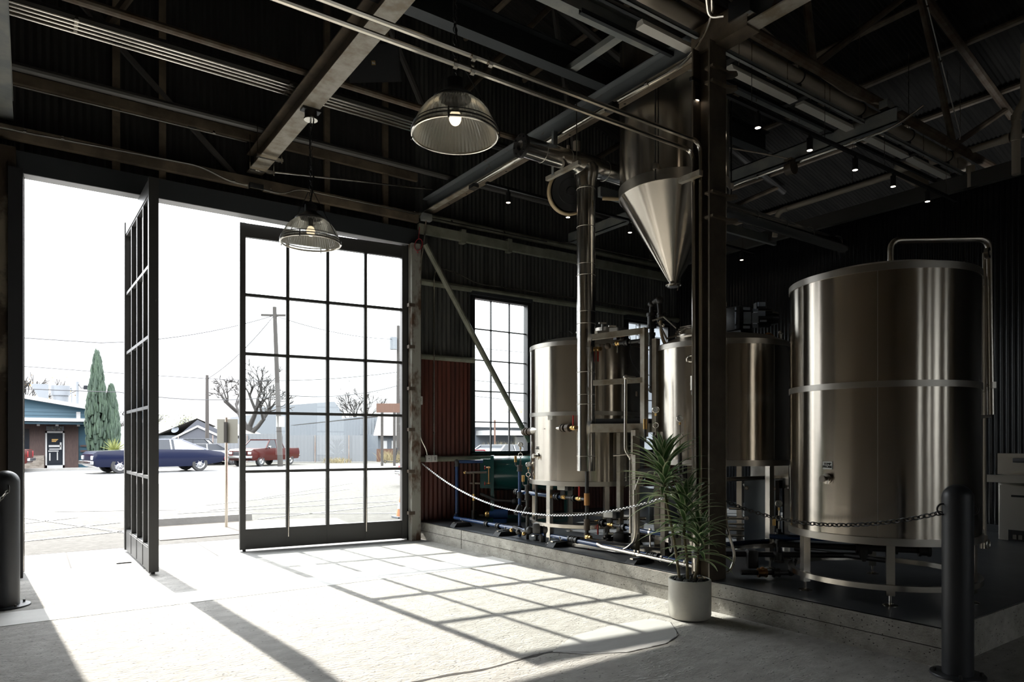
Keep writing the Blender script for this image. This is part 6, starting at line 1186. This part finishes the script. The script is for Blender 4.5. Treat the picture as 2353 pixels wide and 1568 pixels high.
t = thing('traffic_cone', 'pale orange traffic cone behind the last glass pane of the door leaf', 'cone', (5.98, 12.25, 0)); MB().lathe([(.001, .47), (.025, .47), (.11, .03)], (5.98, 12.25, 0), 24).build('cone_body', 'cone', t); MB().cbox((5.98, 12.25, .015), .30, .30, .03).build('base', 'barnwall', t); MB().lathe([(.058, .30), (.086, .17)], (5.98, 12.25, .004), 24).build('reflective_band', 'trimwhite', t)
t = thing('kick_scooter', 'dark electric kick scooter standing by the dry grass', 'scooter', (20.3, 43.2, 0)); b = MB(); b.tube([(20.0, 43.4, .12), (20.55, 43.05, .12), (20.62, 43.0, 1.05)], .03, 8); b.tube([(20.55, 43.2, 1.05), (20.70, 42.85, 1.05)], .02, 6); b.build('frame', 'charcoal', t)
for x, y in ((19.95, 43.43), (20.62, 43.0)): MB().torus((x, y, .11), .09, .025, (.55, .83, 0), 18, 6).build('wheel', 'tyre', t)
def tuft(label, x, y, n, h, r, m, name='grass_clump', cat='grass'):
    b = MB()
    for k in range(n):
        a = random.uniform(0, 2*pi); rr = r*sqrt(random.random()); p = Vector((x+rr*cos(a), y+rr*sin(a), 0)); d = Vector((random.gauss(0, .3), random.gauss(0, .3), 1)).normalized(); L_ = h*random.uniform(.6, 1.1); b.tube([p, p+d*L_*.6, p+d*L_+Vector((random.gauss(0, .1), random.gauss(0, .1), -.05))], [.014, .012, .003], 3, caps=False)
    o = b.build(name, m, ang=180); return tag(o, label, cat, kind='stuff')
tuft('dry grass growing in front of the rusty roofed shed', 21.6, 44.6, 260, .95, 1.4, 'drygrass'); tuft('dry weeds seen through the lowest panes of the small window', 26.0, 38.0, 360, 1.5, 1.5, 'drygrass'); tuft('dry weeds along the foot of the white fence', 17.6, 46.2, 160, .45, 1.0, 'drygrass')
t = thing('agave_plant', 'yellow green spiky plant between the cypress trees and the sedan', 'plant', (3.7, 43.2, 0)); b = MB()
for k in range(34):
    a = random.uniform(0, 2*pi); e = random.uniform(.3, 1.3); p = Vector((3.75, 43.2, 1.0)); b.tube([p, p+Vector((cos(a)*cos(e), sin(a)*cos(e), sin(e)))*.7], [.04, .004], 4, caps=False)
b.tube([(3.75, 43.2, 0), (3.75, 43.2, 1.05)], .3, 10); b.build('leaves', 'agave', t)
t = thing('grey_shed', 'grey shed with a pale roof seen through the small window', 'building', (28, 42, 0)); b = MB(); b.box(25.5, 40, 42.6, 48, 0, 2.55); b.build('wall', 'barnwall', t); b = MB(); b.box(25.1, 40, 42.2, 48, 2.55, 3.65); b.box(26.8, 40, 40.6, 42.6, 1.95, 2.3); b.build('roof', 'trimwhite', t); b = MB(); b.box(27.2, 40, 42.5, 42.6, .35, 1.25); b.build('window_band', 'darkglass', t); MB().box(30.2, 31.0, 42.4, 42.58, 0, 1.85).build('door', 'trimwhite', t)
t = thing('sign_post', 'thin brown post standing outside the small window', 'post', (26.6, 39.8, 0)); MB().tube([(26.6, 39.8, 0), (26.6, 39.8, 3.0)], .06, 8).build('post', 'brick', t)
t = thing('sided_building', 'blue grey sided building close outside the second window', 'building', (18, 15, 0)); b = MB(); wallsid(b, 15.3, 24, 15.0, 0, 6.0, .3); b.box(15.3, 24, 15.05, 19, 0, 6.0); b.build('wall', 'metalwall', t, smooth=False); b = MB(); 
for x in (15.6, 16.9, 18.2): b.box(x, x+.9, 14.93, 15.0, 2.4, 4.2)
b.build('window', 'barnwall', t)
